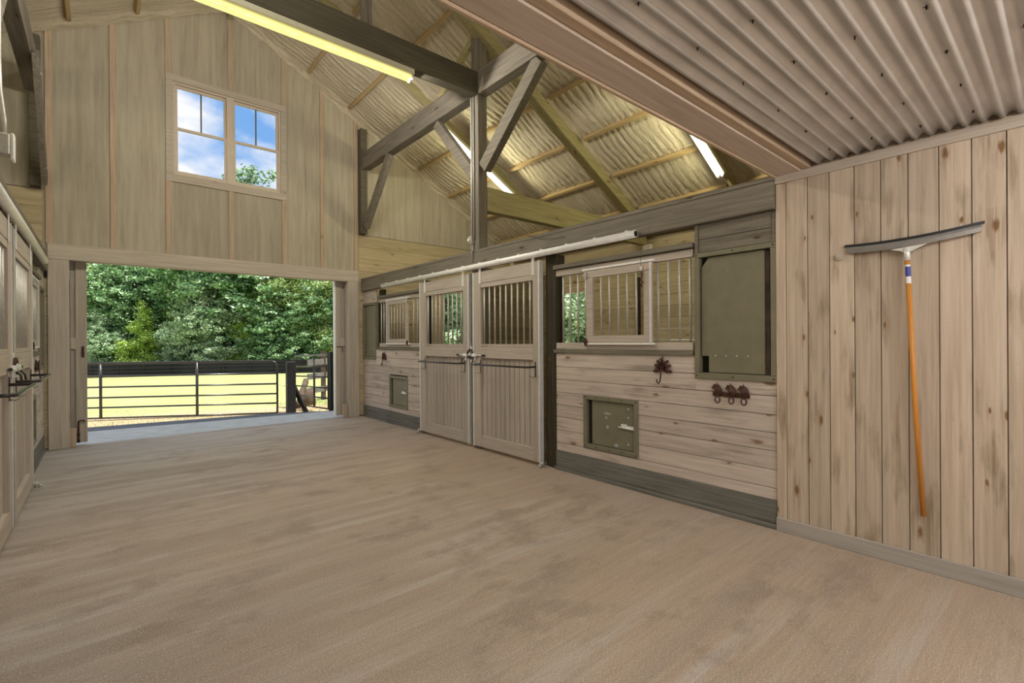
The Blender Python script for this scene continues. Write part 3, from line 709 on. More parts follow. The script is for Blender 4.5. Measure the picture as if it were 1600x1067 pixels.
def roofpt(u, y, dn, sg=1):
    n = Vector((sg*SL, 0, 1)).normalized(); return Vector((AX+sg*u, y, AZ-SL*u))-n*dn
fluorescent(roofpt(2.72, 6.43, .25), roofpt(4.16, 6.43, .25), .11, .05, (SL, 0, 1), 'bright white lamp on the rafter behind the right main post', 'tube_lit', 42, 4, WARM)
fluorescent(roofpt(3.25, 3.03, .25), roofpt(4.86, 3.03, .25), .11, .05, (SL, 0, 1), 'bright white lamp peeping out past the loft beam', 'tube_lit', 42, 4, WARM)
fluorescent(roofpt(2.8, 4.6, .28, -1), roofpt(4.2, 4.6, .28, -1), .11, .05, (-SL, 0, 1), 'added unseen fill lamp under the left roof slope', 'tube_lit', 40, 3, WARM)  # unseen tube, added to light the roof space from the left
fluorescent(roofpt(1.0, 3.03, .30, -1), roofpt(2.4, 3.03, .30, -1), .11, .05, (-SL, 0, 1), 'added unseen fill lamp high under the left roof slope near the loft', 'tube_lit', 95, 4, (1, .95, .82))  # unseen fixture, added to brighten the right roof slope
for y in (-.6, -1.7):  # unseen fixtures behind the camera, added as fill light
    fluorescent((.3, y, 2.44), (2.9, y, 2.44), .16, .05, (0, 0, 1), 'added unseen fill lamp under the loft, '+('nearer the stalls' if y > -1 else 'nearer the open end'), 'tube_lit', 60, 6, (1, .965, .94))

# ------------------------------------------------------------------ loft
mb = MB(); nx = 1; P = .0703
y = YB; rows = []
ny = int((1.12-YB)/(P/8)); 
for j in range(ny+1):
    yy = 1.125-j*P/8; zz = 2.476+.013*math.cos(2*PI*yy/P)
    rows.append([mb.v((XL, yy, zz)), mb.v((XR, yy, zz))])
for a, c in zip(rows[:-1], rows[1:]):
    f = mb.bm.faces.new([a[0], a[1], c[1], c[0]]); f.smooth = True
lc = struct(mb.build('ceiling', 'corr', origin=(1.5, -.5, 2.48)), 'corrugated metal ceiling under the loft'); WLOC[lc.name] = Vector((1.5, -.5, 2.48))
scr = []
mb = MB()
for i in range(-3, 5):
    for j in range(-3, 4):
        x = 2.59+.395*(i-1)+random.uniform(-.006, .006); yy = .547+.2109*j+random.uniform(-.004, .004)
        if x > XR-.05 or x < .6 or yy > 1.1: continue
        zc = 2.476+.013*math.cos(2*PI*yy/P)
        mb.tube([(x, yy, zc+.01), (x, yy, zc-.014)], .0028, 5)
        for k in range(3):
            a = random.uniform(0, 2*PI); mb.tube([(x, yy, zc-.003), (x+.011*math.cos(a), yy+.011*math.sin(a), zc-.007)], .0015, 4)
so_ = mb.build('screw_tips', 'corr_screw', lc); so_['kind'] = 'stuff'
mb = MB(); mb.box(XOL, YB, 2.52, XO, 1.19, 2.56)
struct(mb.build('ceiling', 'ply'), 'loft floor above the metal ceiling')
lb = empty('loft_beam', (1.5, 1.26, 2.44), 'wide pinkish beam carrying the front edge of the loft', 'beam')
MB().box(XL+.001, 1.185, 2.44, XR-.001, 1.335, 2.70, .004).build('main_timber', 'loft', lb)
MB().box(XL+.001, 1.336, 2.43, XR-.001, 1.356, 2.74, .003).build('fascia_board', 'pink_x', lb)
MB().box(XL+.001, 1.135, 2.448, XR-.001, 1.184, 2.52, .003).build('ledger_strip', 'pink_x', lb)

# ------------------------------------------------------------------ tack-room panel walls beneath the loft
def panel_wall(tx, name, base, tname, side):
    ys = [1.287, 1.154, 1.029, .894, .761, .632, .497, .364, .232]
    while ys[-1] > YB+.15: ys.append(ys[-1]-random.uniform(.125, .14))
    mb = MB(tx)
    for a, c in zip(ys[:-1], ys[1:]): mb.box(-.008, c+.0022, .09, .012, a-.0022, 2.40, .0015)
    mb.box(-.15, YB, 0, -.012, 1.29, 2.5)
    struct(mb.build(name, 'panel_z'), 'knotty vertical pine boards of the '+side+' wall under the loft')
    struct(MB(tx).box(-.14, 1.288, 0.0, .016, 1.35, 2.39, .003).build('trim_'+str(4 if side == 'right' else 5), 'panel_z'), 'corner board of the '+side+' panelled wall')
    struct(MB(tx).box(.0125, YB, 0, .027, 1.352, .094, .003).build(base, 'skirt'), 'grey baseboard of the '+side+' panelled wall')
    struct(MB(tx).box(.0125, YB, 2.39, .03, 1.352, 2.447, .003).build('trim_'+tname, 'trim_y'), 'pale top trim of the '+side+' panelled wall')
RT = lambda s, y, z: (XR-s, y, z)
LT = lambda s, y, z: (XL+s, y, z)
panel_wall(RT, 'wall_right', 'baseboard_right', '6', 'right')
panel_wall(LT, 'wall_left', 'baseboard_left', '7', 'left')


# ------------------------------------------------------------------ stall fronts
def siding(mb, y0, y1, hole, hat):
    zs = [1.194, 1.056, .925, .795, .668, .541, .411, .281, .20]
    for a, c in zip(zs[:-1], zs[1:]):
        if a > 1.03:
            ya, yb = (hat, y1) if hat < (y0+y1)/2 else (y0, hat)
            mb.box(-.02, ya, c+.002, 0, yb, a-.002, .0012)
            if c < 1.03: mb.box(-.02, y0 if hat < (y0+y1)/2 else hat, c+.002, -.001, hat if hat < (y0+y1)/2 else y1, 1.035, .0012)
            continue
        if c < hole[3]-.02 and a > hole[2]+.01:
            mb.box(-.02, y0, c+.002, 0, hole[0]+.01, a-.002, .0012); mb.box(-.02, hole[1]-.01, c+.002, 0, y1, a-.002, .0012)
        else: mb.box(-.02, y0, c+.002, 0, y1, a-.002, .0012)


def rail_grille(tx, side, where, y0, y1, oy0, oy1, fixed, clip_at, opening_bars):
    g = empty('stall_grille', tx(0, (y0+y1)/2, 1.2), 'wood framed bar grille of the '+where+' '+side+' stall front', 'grille', 'stall grilles')
    mb = MB(tx); mb.box(-.045, y0, 1.982, .0, y1, 2.045, .003); mb.box(-.045, y0, 1.236, .0, y1, 1.30, .003); mb.build('rail', 'door_y', g)
    mb = MB(tx); mb.box(-.07, y0-.005, 2.052, .03, y1+.015, 2.095, .003); mb.build('cap_rail', 'grey_y', g)
    mb = MB(tx); mb.box(-.07, y0-.005, 1.197, .022, y1+.02, 1.232, .003); mb.build('sill', 'grey_y', g)
    for yb in fixed:
        MB(tx).tube([(-.022, yb, 1.295), (-.022, yb, 1.99)], .0105, 8).build('bar', 'galv', g)
    # sliding opening panel
    gp = empty('grille_gate', tx(.01, (oy0+oy1)/2, 1.3), 'small barred hatch frame sliding on the '+where+' '+side+' stall grille', 'grille gate', 'barred grille hatches')
    mb = MB(tx); mb.box(.004, oy0, 1.918, .03, oy1, 1.985, .002); mb.box(.004, oy0, 1.302, .03, oy1, 1.366, .002); mb.box(.004, oy0, 1.367, .03, oy0+.08, 1.917, .002); mb.box(.004, oy1-.08, 1.367, .03, oy1, 1.917, .002); mb.build('frame', 'door_y', gp)
    for yb in opening_bars: MB(tx).tube([(.014, yb, 1.36), (.014, yb, 1.925)], .009, 8).build('bar', 'galv', gp)
    mb = MB(tx); far = max if clip_at == 'high' else min
    strip_end = (oy0-.015, oy1+.045) if clip_at == 'high' else (oy0-.045, oy1+.015)
    mb.box(.001, strip_end[0], 1.989, .036, strip_end[1], 2.008, .002); mb.box(.001, strip_end[0], 1.282, .036, strip_end[1], 1.299, .002); mb.build('slide_track', 'track', gp)
    e = oy0 if clip_at == 'high' else oy1-.012
    MB(tx).box(.0305, e, 1.302, .036, e+.022 if clip_at == 'high' else e+.012, 1.985).build('edge_strip', 'white_steel', gp)
    ec = oy1-.01 if clip_at == 'high' else oy0-.012
    for zc in (1.94, 1.30):
        mb = MB(tx); mb.box(.0305, ec, zc-.03, .05, ec+.02, zc+.04, .003); mb.box(.03, ec-.008, zc-.01, .055, ec+.028, zc+.015, .003); mb.build('roller_clip', 'galv' if zc > 1.5 else 'iron', gp)
    return g, gp


def screws(mb, pts, r=.006, s=.0015, n=(1, 0, 0)):
    for (sx, yy, zz) in pts: mb.tube([(sx, yy, zz), (sx+.003, yy, zz)], r, 6)


def hay_hatch(tx, side, where, y0, y1, flip):
    """steel framed hay door beside the grille; notch side = flip(+1: high y, -1: low y)"""
    h = empty('hay_hatch', tx(0, (y0+y1)/2, 1.02), 'olive steel hay hatch of the '+where+' '+side+' stall front', 'hatch', 'hay hatches')
    t = .036
    mb = MB(tx); mb.box(-.05, y0, 1.02, .014, y1, 1.02+t+.01, .002); mb.box(-.05, y0, 2.0-t, .014, y1, 2.0, .002); mb.box(-.05, y0, 1.067, .014, y0+t, 1.963, .002); mb.box(-.05, y1-t, 1.067, .014, y1, 1.963, .002)
    fr = mb.build('frame', 'olive', h)
    mb = MB(tx); screws(mb, [(.014, y, z) for y in (y0+.018, y1-.018) for z in (1.043, 1.982)]+[(.014, (y0+y1)/2, 1.043), (.014, (y0+y1)/2, 1.982)]); mb.build('screw', 'dark', fr)
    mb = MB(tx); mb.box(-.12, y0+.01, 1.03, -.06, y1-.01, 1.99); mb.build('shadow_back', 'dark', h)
    a, c = (y0+.085, y1-.045) if flip > 0 else (y0+.045, y1-.085)
    if flip > 0: poly = [(a, 1.07), (a, 1.958), (c-.06, 1.958), (c, 1.885), (c, 1.195), (c-.058, 1.195), (c-.058, 1.07)]
    else: poly = [(c, 1.07), (c, 1.958), (a+.06, 1.958), (a, 1.885), (a, 1.195), (a+.058, 1.195), (a+.058, 1.07)]
    mb = MB(tx); mb.prism([(-.035, p, q) for p, q in poly], (.022, 0, 0), .002); dp = mb.build('door_panel', 'olive', h)
    mb = MB(tx); yy = a+.03 if flip > 0 else c-.03
    e = (a-.03, a-.002) if flip > 0 else (c+.002, c+.03)
    mb.box(-.05, e[0], 1.07, -.024, e[1], 1.955); mb.build('hinge_strip', 'brown_wood', h)
    mb = MB(tx); screws(mb, [(-.013, a+(c-a)*k, 1.20) for k in (.25, .42, .59, .76)], .007); screws(mb, [(-.013, a+(c-a)*.55, 1.84)], .005); mb.build('rivet', 'galv', dp)
    return h


def feed_door(tx, side, where, y0, y1, z0, z1, flip):
    f = empty('feed_door', tx(0, (y0+y1)/2, z0), 'small olive steel feed door low in the '+where+' '+side+' stall front', 'feed door', 'feed doors')
    t = .042
    mb = MB(tx); mb.box(-.028, y0, z0, .012, y1, z0+t, .002); mb.box(-.028, y0, z1-t, .012, y1, z1, .002); mb.box(-.028, y0, z0+t, .012, y0+t, z1-t, .002); mb.box(-.028, y1-t, z0+t, .012, y1, z1-t, .002); fr = mb.build('frame', 'olive', f)
    mb = MB(tx); screws(mb, [(.012, y, z) for y in (y0+.02, (y0+y1)/2, y1-.02) for z in (z0+.02, z1-.02)]+[(.012, y0+(y1-y0)*k, z) for k in (.27, .75) for z in (z0+.02, z1-.02)], .005); mb.build('screw', 'dark', fr)
    e = (y0+t+.002, y1-t-.05) if flip > 0 else (y0+t+.05, y1-t-.002)
    mb = MB(tx); mb.box(-.027, e[0], z0+t+.004, -.012, e[1], z1-t-.006, .002); dp = mb.build('door_panel', 'olive', f)
    MB(tx).box(-.0285, y0+.02, z0+.02, -.0275, y1-.02, z1-.02).build('recess', 'dark', f)
    lo = e[0] if flip > 0 else e[1]; sg = 1 if flip > 0 else -1
    zc = (z0+z1)/2-.005
    mb = MB(tx); mb.box(-.012, min(lo+sg*.01, lo+sg*.10), zc-.014, -.004, max(lo+sg*.01, lo+sg*.10), zc+.016, .002)
    mb.tube([(.002, lo-sg*.0, zc-.006), (.002, lo+sg*.17, zc-.002)], .008, 8); mb.box(-.008, min(lo+sg*.08, lo+sg*.14), zc-.005, .006, max(lo+sg*.08, lo+sg*.14), zc+.03, .002)
    mb.build('latch', 'plate', dp)
    mb = MB(tx); screws(mb, [(-.012, lo+sg*.07, z) for z in (z1-.09, z1-.17, z0+.10)], .011); mb.build('bolt', 'galv', dp)
    mb = MB(tx); screws(mb, [(-.012, lo+sg*.12, zc+k) for k in (-.07, .07)]+[(-.012, lo+sg*.30, zc+k) for k in (-.07, .07)]+[(-.012, lo+sg*.07, zc-.08)], .004); mb.build('rivet', 'dark', dp)
    if where == 'near' and side == 'right':
        mb = MB(tx)
        for (yy, zz, wy, wz, sd) in ((.30, .64, .055, .014, 1), (.31, .60, .02, .015, 2), (.30, .515, .02, .02, 3), (.20, .36, .035, .02, 4)):
            random.seed(sd)
            c0 = y0+yy+.05; pts = [( -.0117, c0+wy*math.cos(a)*random.uniform(.5, 1), zz+wz*math.sin(a)*random.uniform(.6, 1.1)) for a in [2*PI*k/12 for k in range(12)]]
            mb.prism(pts, (.0006, 0, 0))
        mb.build('paint_scuffs', plain('pale scuff', (.30, .33, .34), .6, 0, .3, 60), dp)
    return f


def stall_door(tx, side, where, y0, y1, front_y, low_stile, high_stile):
    d = empty('stall_door', tx(.02, (y0+y1)/2, .03), 'sliding barred wooden door of the '+where+' '+side+' stall', 'stall door', 'sliding stall doors')
    a, c = y0+low_stile, y1-high_stile
    f0, f1 = .022, .07
    mb = MB(tx)
    mb.box(f0, y0+.012, .04, f1, a, 2.165, .003); mb.box(f0, c, .04, f1, y1-.012, 2.165, .003); mb.build('stile', 'door_z', d)
    mb = MB(tx); mb.box(f0, a, 2.025, f1-.001, c, 2.165, .002); mb.box(f0, a, 1.97, f1-.004, c, 2.023, .002)
    mb.box(f0, a, 1.255, f1-.004, c, 1.287, .002); mb.box(f0, a, 1.118, f1-.001, c, 1.253, .002); mb.box(f0, a, .04, f1-.001, c, .178, .002); mb.build('rail', 'door_y', d)
    n = 11; mb = MB(tx)
    for k in range(n):
        p = a+(c-a)*k/n+.0025; q = a+(c-a)*(k+1)/n-.0025; mb.box(f0+.002, p+.0015, .17, f0+.016, q-.0015, 1.125, .0012)
    mb.build('lower_boards', 'door_z', d)
    MB(tx).box(f0-.004, a-.01, .15, f0+.0005, c+.01, 1.15).build('backing', 'post_dark', d)
    nb = 9
    for k in range(nb):
        yb = a+(c-a)*(k+.62)/(nb+.15); MB(tx).tube([((f0+f1)/2, yb, 1.28), ((f0+f1)/2, yb, 1.98)], .0105, 8).build('bar', 'galv', d)
    for ye in (y0, y1-.012):
        mb = MB(tx); mb.box(f0-.002, ye, .036, f1+.002, ye+.012, 2.168); mb.box(f1, ye if ye == y0 else ye-.012, .036, f1+.003, ye+(.024 if ye == y0 else .012), 2.168); mb.build('edge_channel', 'white_steel', d)
    for yh in (a-.01, c+.0):
        mb = MB(tx); mb.box(f1, yh-.022, 2.018, f1+.006, yh+.022, 2.205, .002); screws(mb, [(f1+.006, yh, z) for z in (2.05, 2.13)], .007); hg = mb.build('hanger', 'plate', d)
    # blanket bar: a U of black tube folded out, on two strap plates
    b0, b1 = a-.04, c-.005
    bb = MB(tx); z = 1.045; sO = .195
    bb.tube([(f1, b1, z), (sO-.03, b1-.0, z), (sO-.008, b1-.008, z), (sO, b1-.03, z), (sO, b0+.03, z), (sO-.008, b0+.008, z), (sO-.03, b0, z), (f1, b0, z)], .011, 8)
    br = tag(bb.build('blanket_bar', 'black'), 'black U shaped blanket bar on the '+where+' '+side+' stall door', 'blanket bar', 'blanket bars')
    for yy, n_ in ((b1, 1), (b0, -1)):
        mb = MB(tx); mb.box(f1+.0005, yy-.006, .935, f1+.006, yy+.006, 1.10, .001); mb.tube([(f1+.004, yy-.0, .94), (f1+.03, yy+.02, .936), (f1+.045, yy+.05, .945)], .0025, 5); mb.tube([(f1+.004, yy, .94), (f1+.02, yy-.03, .95)], .0025, 5)
        p = mb.build('strap', 'black'); p.parent = br; p.location = (0, 0, 0)
        # express in the bar's local frame
        p.matrix_parent_inverse = Matrix.Translation(-WLOC[br.name]); p.location = WLOC[p.name]
    # latch
    ly = y0+.055 if front_y == 'low' else y1-.055; sg = 1 if front_y == 'low' else -1
    la = MB(tx); la.tube([(f1+.015, ly-sg*.09, 1.15), (f1+.015, ly+sg*.17, 1.15)], .008, 8); la.box(f1, ly-.035, 1.13, f1+.03, ly+.045, 1.172, .004); la.box(f1, ly-.012, 1.08, f1+.022, ly+.012, 1.135, .004); 
    lt = la.build('latch', 'plate', d)
    la = MB(tx); la.tube([(f1+.015, ly+sg*.15, 1.15), (f1+.015, ly+sg*.20, 1.15)], .012, 8); la.tube([(f1+.02, ly+.0, 1.14), (f1+.05, ly+sg*.015, 1.10), (f1+.055, ly+sg*.025, 1.06)], .007, 6); la.build('latch_knob', 'black', lt)
    return d


def post_dark(tx, y0, y1, label, s1=-.005):
    return tag(MB(tx).box(-.14, y0, .001, s1, y1, 2.218, .004).build('stall_post', 'post_dark'), label, 'post', 'stall front posts')


def stall_row(tx, side):
    # continuous beam and cap board
    hb = empty('header_beam', tx(0, 4.8, 2.22), 'grey header beam running above the '+side+' stall fronts', 'beam', 'header beams')
    MB(tx).box(-.14 if False else -.035, 1.352, 2.222, .045, 8.285, 2.415, .004).build('beam_board', 'grey_y', hb)
    MB(tx).box(-.035, 1.352, 2.418, .043, 8.285, 2.452, .003).build('cap_board', 'grey_y', hb)
    # siding
    mb = MB(tx); siding(mb, 1.352, 3.485, (2.49, 3.115, .285, .795), 1.955); siding(mb, 6.2, 8.285, (6.655, 7.27, .272, .775), 7.77)
    wr = struct(mb.build('wall_'+side+'_stalls', 'white_y'), 'whitewashed horizontal boards of the '+side+' stall fronts')
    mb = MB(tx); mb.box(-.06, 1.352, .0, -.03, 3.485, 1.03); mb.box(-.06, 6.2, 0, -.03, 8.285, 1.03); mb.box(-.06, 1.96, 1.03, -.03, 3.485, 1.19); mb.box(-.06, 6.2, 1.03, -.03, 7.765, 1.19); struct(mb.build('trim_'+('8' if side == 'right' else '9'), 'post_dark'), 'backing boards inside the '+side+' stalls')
    mb = MB(tx)
    for a, c in ((1.354, 3.49), (6.19, 8.285)): mb.box(-.02, a, .035, .006, c, .20, .003)
    struct(mb.build('baseboard_'+side, 'kick'), 'dark grey kick boards below the '+side+' siding')
    mb = MB(tx)
    for a, c in ((1.354, 3.50), (6.19, 8.285)): mb.box(-.02, a, 0, .02, c, .034, .003)
    struct(mb.build('baseboard_'+side, 'kick'), 'low grey toe strips of the '+side+' stall fronts')
    post_dark(tx, 3.49, 3.64, 'dark post between near '+side+' grille and near '+side+' stall door')
    post_dark(tx, 7.66, 7.76, 'dark post between far '+side+' grille and far '+side+' hay hatch', -.06)
    post_dark(tx, 6.17, 6.24, 'dark post behind the far '+side+' stall door edge', -.03)
    rail_grille(tx, side, 'near', 1.975, 3.485, 2.33, 3.055, (3.40, 3.30, 3.20, 3.10, 2.30, 2.20, 2.10, 2.008), 'high', (2.883, 2.786, 2.685, 2.590, 2.493))
    rail_grille(tx, side, 'far', 6.2, 7.64, 6.60, 7.32, (7.60, 7.505, 7.40, 6.50, 6.38, 6.28), 'farclip', (7.16, 7.06, 6.96, 6.86, 6.76))
    hay_hatch(tx, side, 'near', 1.352, 1.955, 1)
    hay_hatch(tx, side, 'far', 7.77, 8.285, -1)
    for y0, y1, wh in ((1.352, 1.955, 'near'), (7.77, 8.285, 'far')):
        mb = MB(tx)
        mb.box(-.03, y0+.03, 2.005, -.004, y1-.028, 2.105, .002); mb.box(-.03, y0+.03, 2.108, -.004, y1-.028, 2.219, .002); mb.box(-.03, y0, 2.003, .004, y0+.028, 2.22, .002); mb.box(-.03, y1-.026, 2.003, .006, y1, 2.22, .002)
        tag(mb.build('filler_board', 'grey_y' if wh == 'near' else 'door_y'), 'short boards filling the gap above the '+wh+' '+side+' hay hatch', 'boards', 'boards above the hay hatches')
    feed_door(tx, side, 'near', 2.49, 3.115, .287, .797, 1)
    feed_door(tx, side, 'far', 6.655, 7.27, .272, .778, 1)
    stall_door(tx, side, 'near', 3.655, 4.855, 'high', .11, .155)
    stall_door(tx, side, 'far', 4.935, 6.165, 'low', .135, .155)
    # track
    tr = empty('door_track', tx(.06, 4.9, 2.2), 'white tubular sliding door track on the '+side+' header beam', 'track', 'sliding door tracks')
    mb = MB(tx); pts = []
    n = 10; prof = [(.058+.027*math.cos(t), 2.255+.036*math.sin(t)) for t in [PI*2*k/14 for k in range(14)]]
    mb.tube([(.08, 2.45, 2.235), (.08, 7.35, 2.235)], .034, 12); mb.build('track_tube', 'track', tr)
    MB(tx).disc((.08, 2.449, 2.235), (0, -1, 0), .026, .0012).build('track_mouth', 'dark', tr)
    mb = MB(tx)
    for k in range(14): mb.tube([(.08, 2.55+.36*k, 2.262), (.075, 2.55+.36*k, 2.279)], .009, 6); mb.box(.046, 2.53+.36*k, 2.22, .075, 2.57+.36*k, 2.278)
    mb.build('track_bracket', 'plate', tr)
    # latch hub on the post between the doors
    lh = empty('latch_hub', tx(.05, 4.895, 1.15), 'round spoked catch between the two '+side+' stall doors', 'latch', 'latch hubs')
    mb = MB(tx); ring = [(.085, 4.895+.055*math.cos(t), 1.165+.055*math.sin(t)) for t in [2*PI*k/16 for k in range(16)]]
    mb.tube(ring, .009, 6, close=True)
    for k in range(3):
        t = PI*k/3+.4; mb.tube([(.085, 4.895+.045*math.cos(t), 1.165+.045*math.sin(t)), (.085, 4.895-.045*math.cos(t), 1.165-.045*math.sin(t))], .004, 5)
    mb.build('hub_ring', 'iron', lh)
    mb = MB(tx); mb.box(.04, 4.875, 1.06, .076, 4.915, 1.26, .004); mb.disc((.076, 4.895, 1.165), (1, 0, 0), .018, .02); mb.build('hub_plate', 'white_steel', lh)
    # floor guides
    for yg, wh in ((3.64, 'near'), (6.19, 'far')):
        fg = MB(tx); fg.box(.0, yg-.04, .001, .09, yg+.0, .008); fg.tube([(.082, yg-.02, .006), (.082, yg-.02, .05)], .007, 8); fg.tube([(.084, yg-.02, .03), (.084, yg-.02, .062)], .022, 10); fg.tube([(.115, yg-.02, .012), (.115, yg-.02, .04)], .014, 8); fg.box(.07, yg-.035, .001, .14, yg-.005, .010)
        tag(fg.build('floor_guide', 'galv'), 'small roller guide on the floor at the '+wh+' '+side+' stall door', 'floor guide', 'door floor guides')


stall_row(RT, 'right'); stall_row(LT, 'left')
# partition inside the right stalls
mb = MB(); z = .0
while z < 2.1:
    mb.box(3.72, 5.0, z, 5.0, 5.04, z+.186); z += .19
struct(mb.build('wall_partition', wood('dark aged boards', (.26, .21, .115), (.17, .135, .065), 'x', knots=.2, smear=.4)), 'board partition between the right stalls')
# wiring box behind the near grille, pull cord with bulb tag
mb = MB(); mb.box(3.66, 2.42, 2.098, 3.70, 2.50, 2.165, .004); sb = tag(mb.build('socket_outlet', 'plastic'), 'cream electrical box on the cap rail above the near right grille', 'electrical box')
pc = empty('pull_cord', (3.51, 2.44, 1.8), 'thin wire hanging from the open end of the right track', 'wire')
MB().tube([(3.50, 2.45, 2.27), (3.50, 2.425, 2.24), (3.505, 2.41, 2.1), (3.515, 2.42, 1.99), (3.525, 2.425, 1.93)], .0022, 5).build('wire', 'wire', pc)
mb = MB(); mb.tube([(3.525, 2.425, 1.955), (3.525, 2.425, 1.915)], .010, 8); mb.build('ceramic_knob', 'plate', pc)
mb = MB(); mb.tube([(3.527, 2.42, 1.915), (3.527, 2.418, 1.86), (3.527, 2.43, 1.84), (3.527, 2.41, 1.82), (3.527, 2.425, 1.80), (3.527, 2.42, 1.78)], .007, 6); mb.build('snap_clip', 'iron', pc)
mb = MB(); mb.box(3.536, 2.345, 1.925, 3.539, 2.405, 1.972); tag(mb.build('paper_label', plain('faded paper', (.55, .42, .33), .8, 0, .25, 90)), 'faded paper sticker on the corner of the near right barred hatch', 'sticker')
mb = MB(); mb.tube([(3.52, 3.95, 2.49), (3.515, 3.80, 2.45), (3.512, 3.70, 2.42), (3.51, 3.55, 2.375), (3.512, 3.42, 2.365), (3.515, 3.30, 2.36)], .0025, 5); tag(mb.build('loose_wire', 'wire'), 'loose thin wire draped over the right header beam', 'wire')


# ------------------------------------------------------------------ wall hooks
def leaf_hook(tx, y, z, label, sc=1.0):
    h = empty('leaf_hook', tx(0, y, z), label, 'hook', 'cast iron leaf hooks')
    mb = MB(tx)
    lobes = [(90, .105), (52, .092), (128, .092), (20, .088), (160, .088), (-18, .098), (198, .098)]
    for a, l in lobes:
        a = math.radians(a); d = (math.cos(a), math.sin(a)); nrm = (-d[1], d[0])
        out = []
        for t, wv in ((0, .006), (.25, .020), (.38, .012), (.55, .024), (.68, .011), (.82, .014), (1, 0)): out.append((t, wv))
        pts = [(t, wv) for t, wv in out]+[(t, -wv) for t, wv in reversed(out[:-1])]
        if a > math.radians(85) and a < math.radians(95): pts = [(t, wv*.7) for t, wv in pts]
        p3 = [(.004+.018*math.sin(PI*t)*.8, y+sc*l*(d[0]*t)+sc*nrm[0]*wv, z+sc*l*(d[1]*t)+sc*nrm[1]*wv) for t, wv in pts]
        # fan triangulation about the midrib gives a folded leaf
        c0 = mb.v((.028, y+sc*l*d[0]*.5, z+sc*l*d[1]*.5)); back = mb.v((.001, y+sc*l*d[0]*.5, z+sc*l*d[1]*.5))
        vs = [mb.v(p) for p in p3]
        for i in range(len(vs)):
            mb.bm.faces.new([vs[i], vs[(i+1) % len(vs)], c0]); mb.bm.faces.new([vs[(i+1) % len(vs)], vs[i], back])
    mb.build('leaf_plate', 'iron', h)
    mb = MB(tx); loop = [(.03, y+sc*.022*math.cos(t), z+sc*(.045+.035*math.sin(t))) for t in [PI*k/8 for k in range(9)]]
    mb.tube([(.026, y+sc*.016, z-.01*sc)]+loop+[(.026, y-sc*.016, z-.01*sc)], .005*sc, 6)
    mb.tube([(.03, y, z+.02*sc), (.036, y, z-.06*sc), (.04, y+.004, z-.105*sc), (.04, y+.018*sc, z-.125*sc), (.04, y+.034*sc, z-.112*sc), (.04, y+.036*sc, z-.09*sc)], .0058*sc, 8)
    mb.build('hook', 'iron', h); return h
leaf_hook(RT, 2.245, 1.085, 'rusty leaf shaped hook under the near right grille')
leaf_hook(RT, 7.45, 1.06, 'dark leaf shaped hook under the far right grille')
leaf_hook(LT, 7.30, 1.06, 'dark leaf shaped hook under the far left grille')

hh = empty('horse_head_hooks', (XR, 1.67, .9), 'rusty rack of three horse head hooks under the near right hay hatch', 'hook rack')
mb = MB(RT); mb.box(.001, 1.535, .893, .010, 1.812, .922, .003); mb.build('back_bar', 'iron', hh)
HEAD = [(.0, -.045), (.018, -.030), (.016, -.008), (.040, .012), (.058, .020), (.052, .036), (.030, .046), (.012, .055), (.004, .072), (-.004, .056), (-.022, .048), (-.040, .028), (-.050, .004), (-.040, -.018), (-.020, -.040)]
for yc in (1.772, 1.667, 1.575):
    mb = MB(RT)
    c0 = mb.v((.040, yc+.006, .94)); cb = mb.v((.010, yc, .93)); vs = [mb.v((.014, yc+p*.78, .932+q*.95)) for p, q in HEAD]
    for i in range(len(vs)):
        mb.bm.faces.new([vs[i], vs[(i+1) % len(vs)], c0]); mb.bm.faces.new([vs[(i+1) % len(vs)], vs[i], cb])
    mb.tube([(.034, yc+.02, .965), (.038, yc+.012, .985)], .006, 5)
    hd = mb.build('horse_head', 'iron', hh)
    mb = MB(RT); ring = [(.022, yc-.004+.019*math.cos(t), .868+.024*math.sin(t)) for t in [2*PI*k/14+PI/2+.0 for k in range(14)]]
    mb.tube(ring, .0048, 6, close=True); mb.tube([(.012, yc-.004, .905), (.022, yc-.004, .892)], .006, 6); mb.build('ring', 'iron', hd)
# round knot plugs on the siding are part of the boards; small eye peg on the panel wall
pg = MB(RT); pg.tube([(.012, .97, 1.838), (.03, .97, 1.838)], .022, 10); pg.tube([(.03, .97, 1.838), (.036, .97, 1.838)], .015, 10); pg.disc((.036, .974, 1.832), (1, 0, 0), .006, .002)
tag(pg.build('wall_peg', 'trim_y'), 'small round wooden peg on the panelled wall left of the squeegee', 'peg')

# ------------------------------------------------------------------ squeegee
sq = empty('floor_squeegee', (3.52, .60, 1.0), 'wide floor squeegee with orange wooden handle hanging on the panelled wall', 'squeegee')
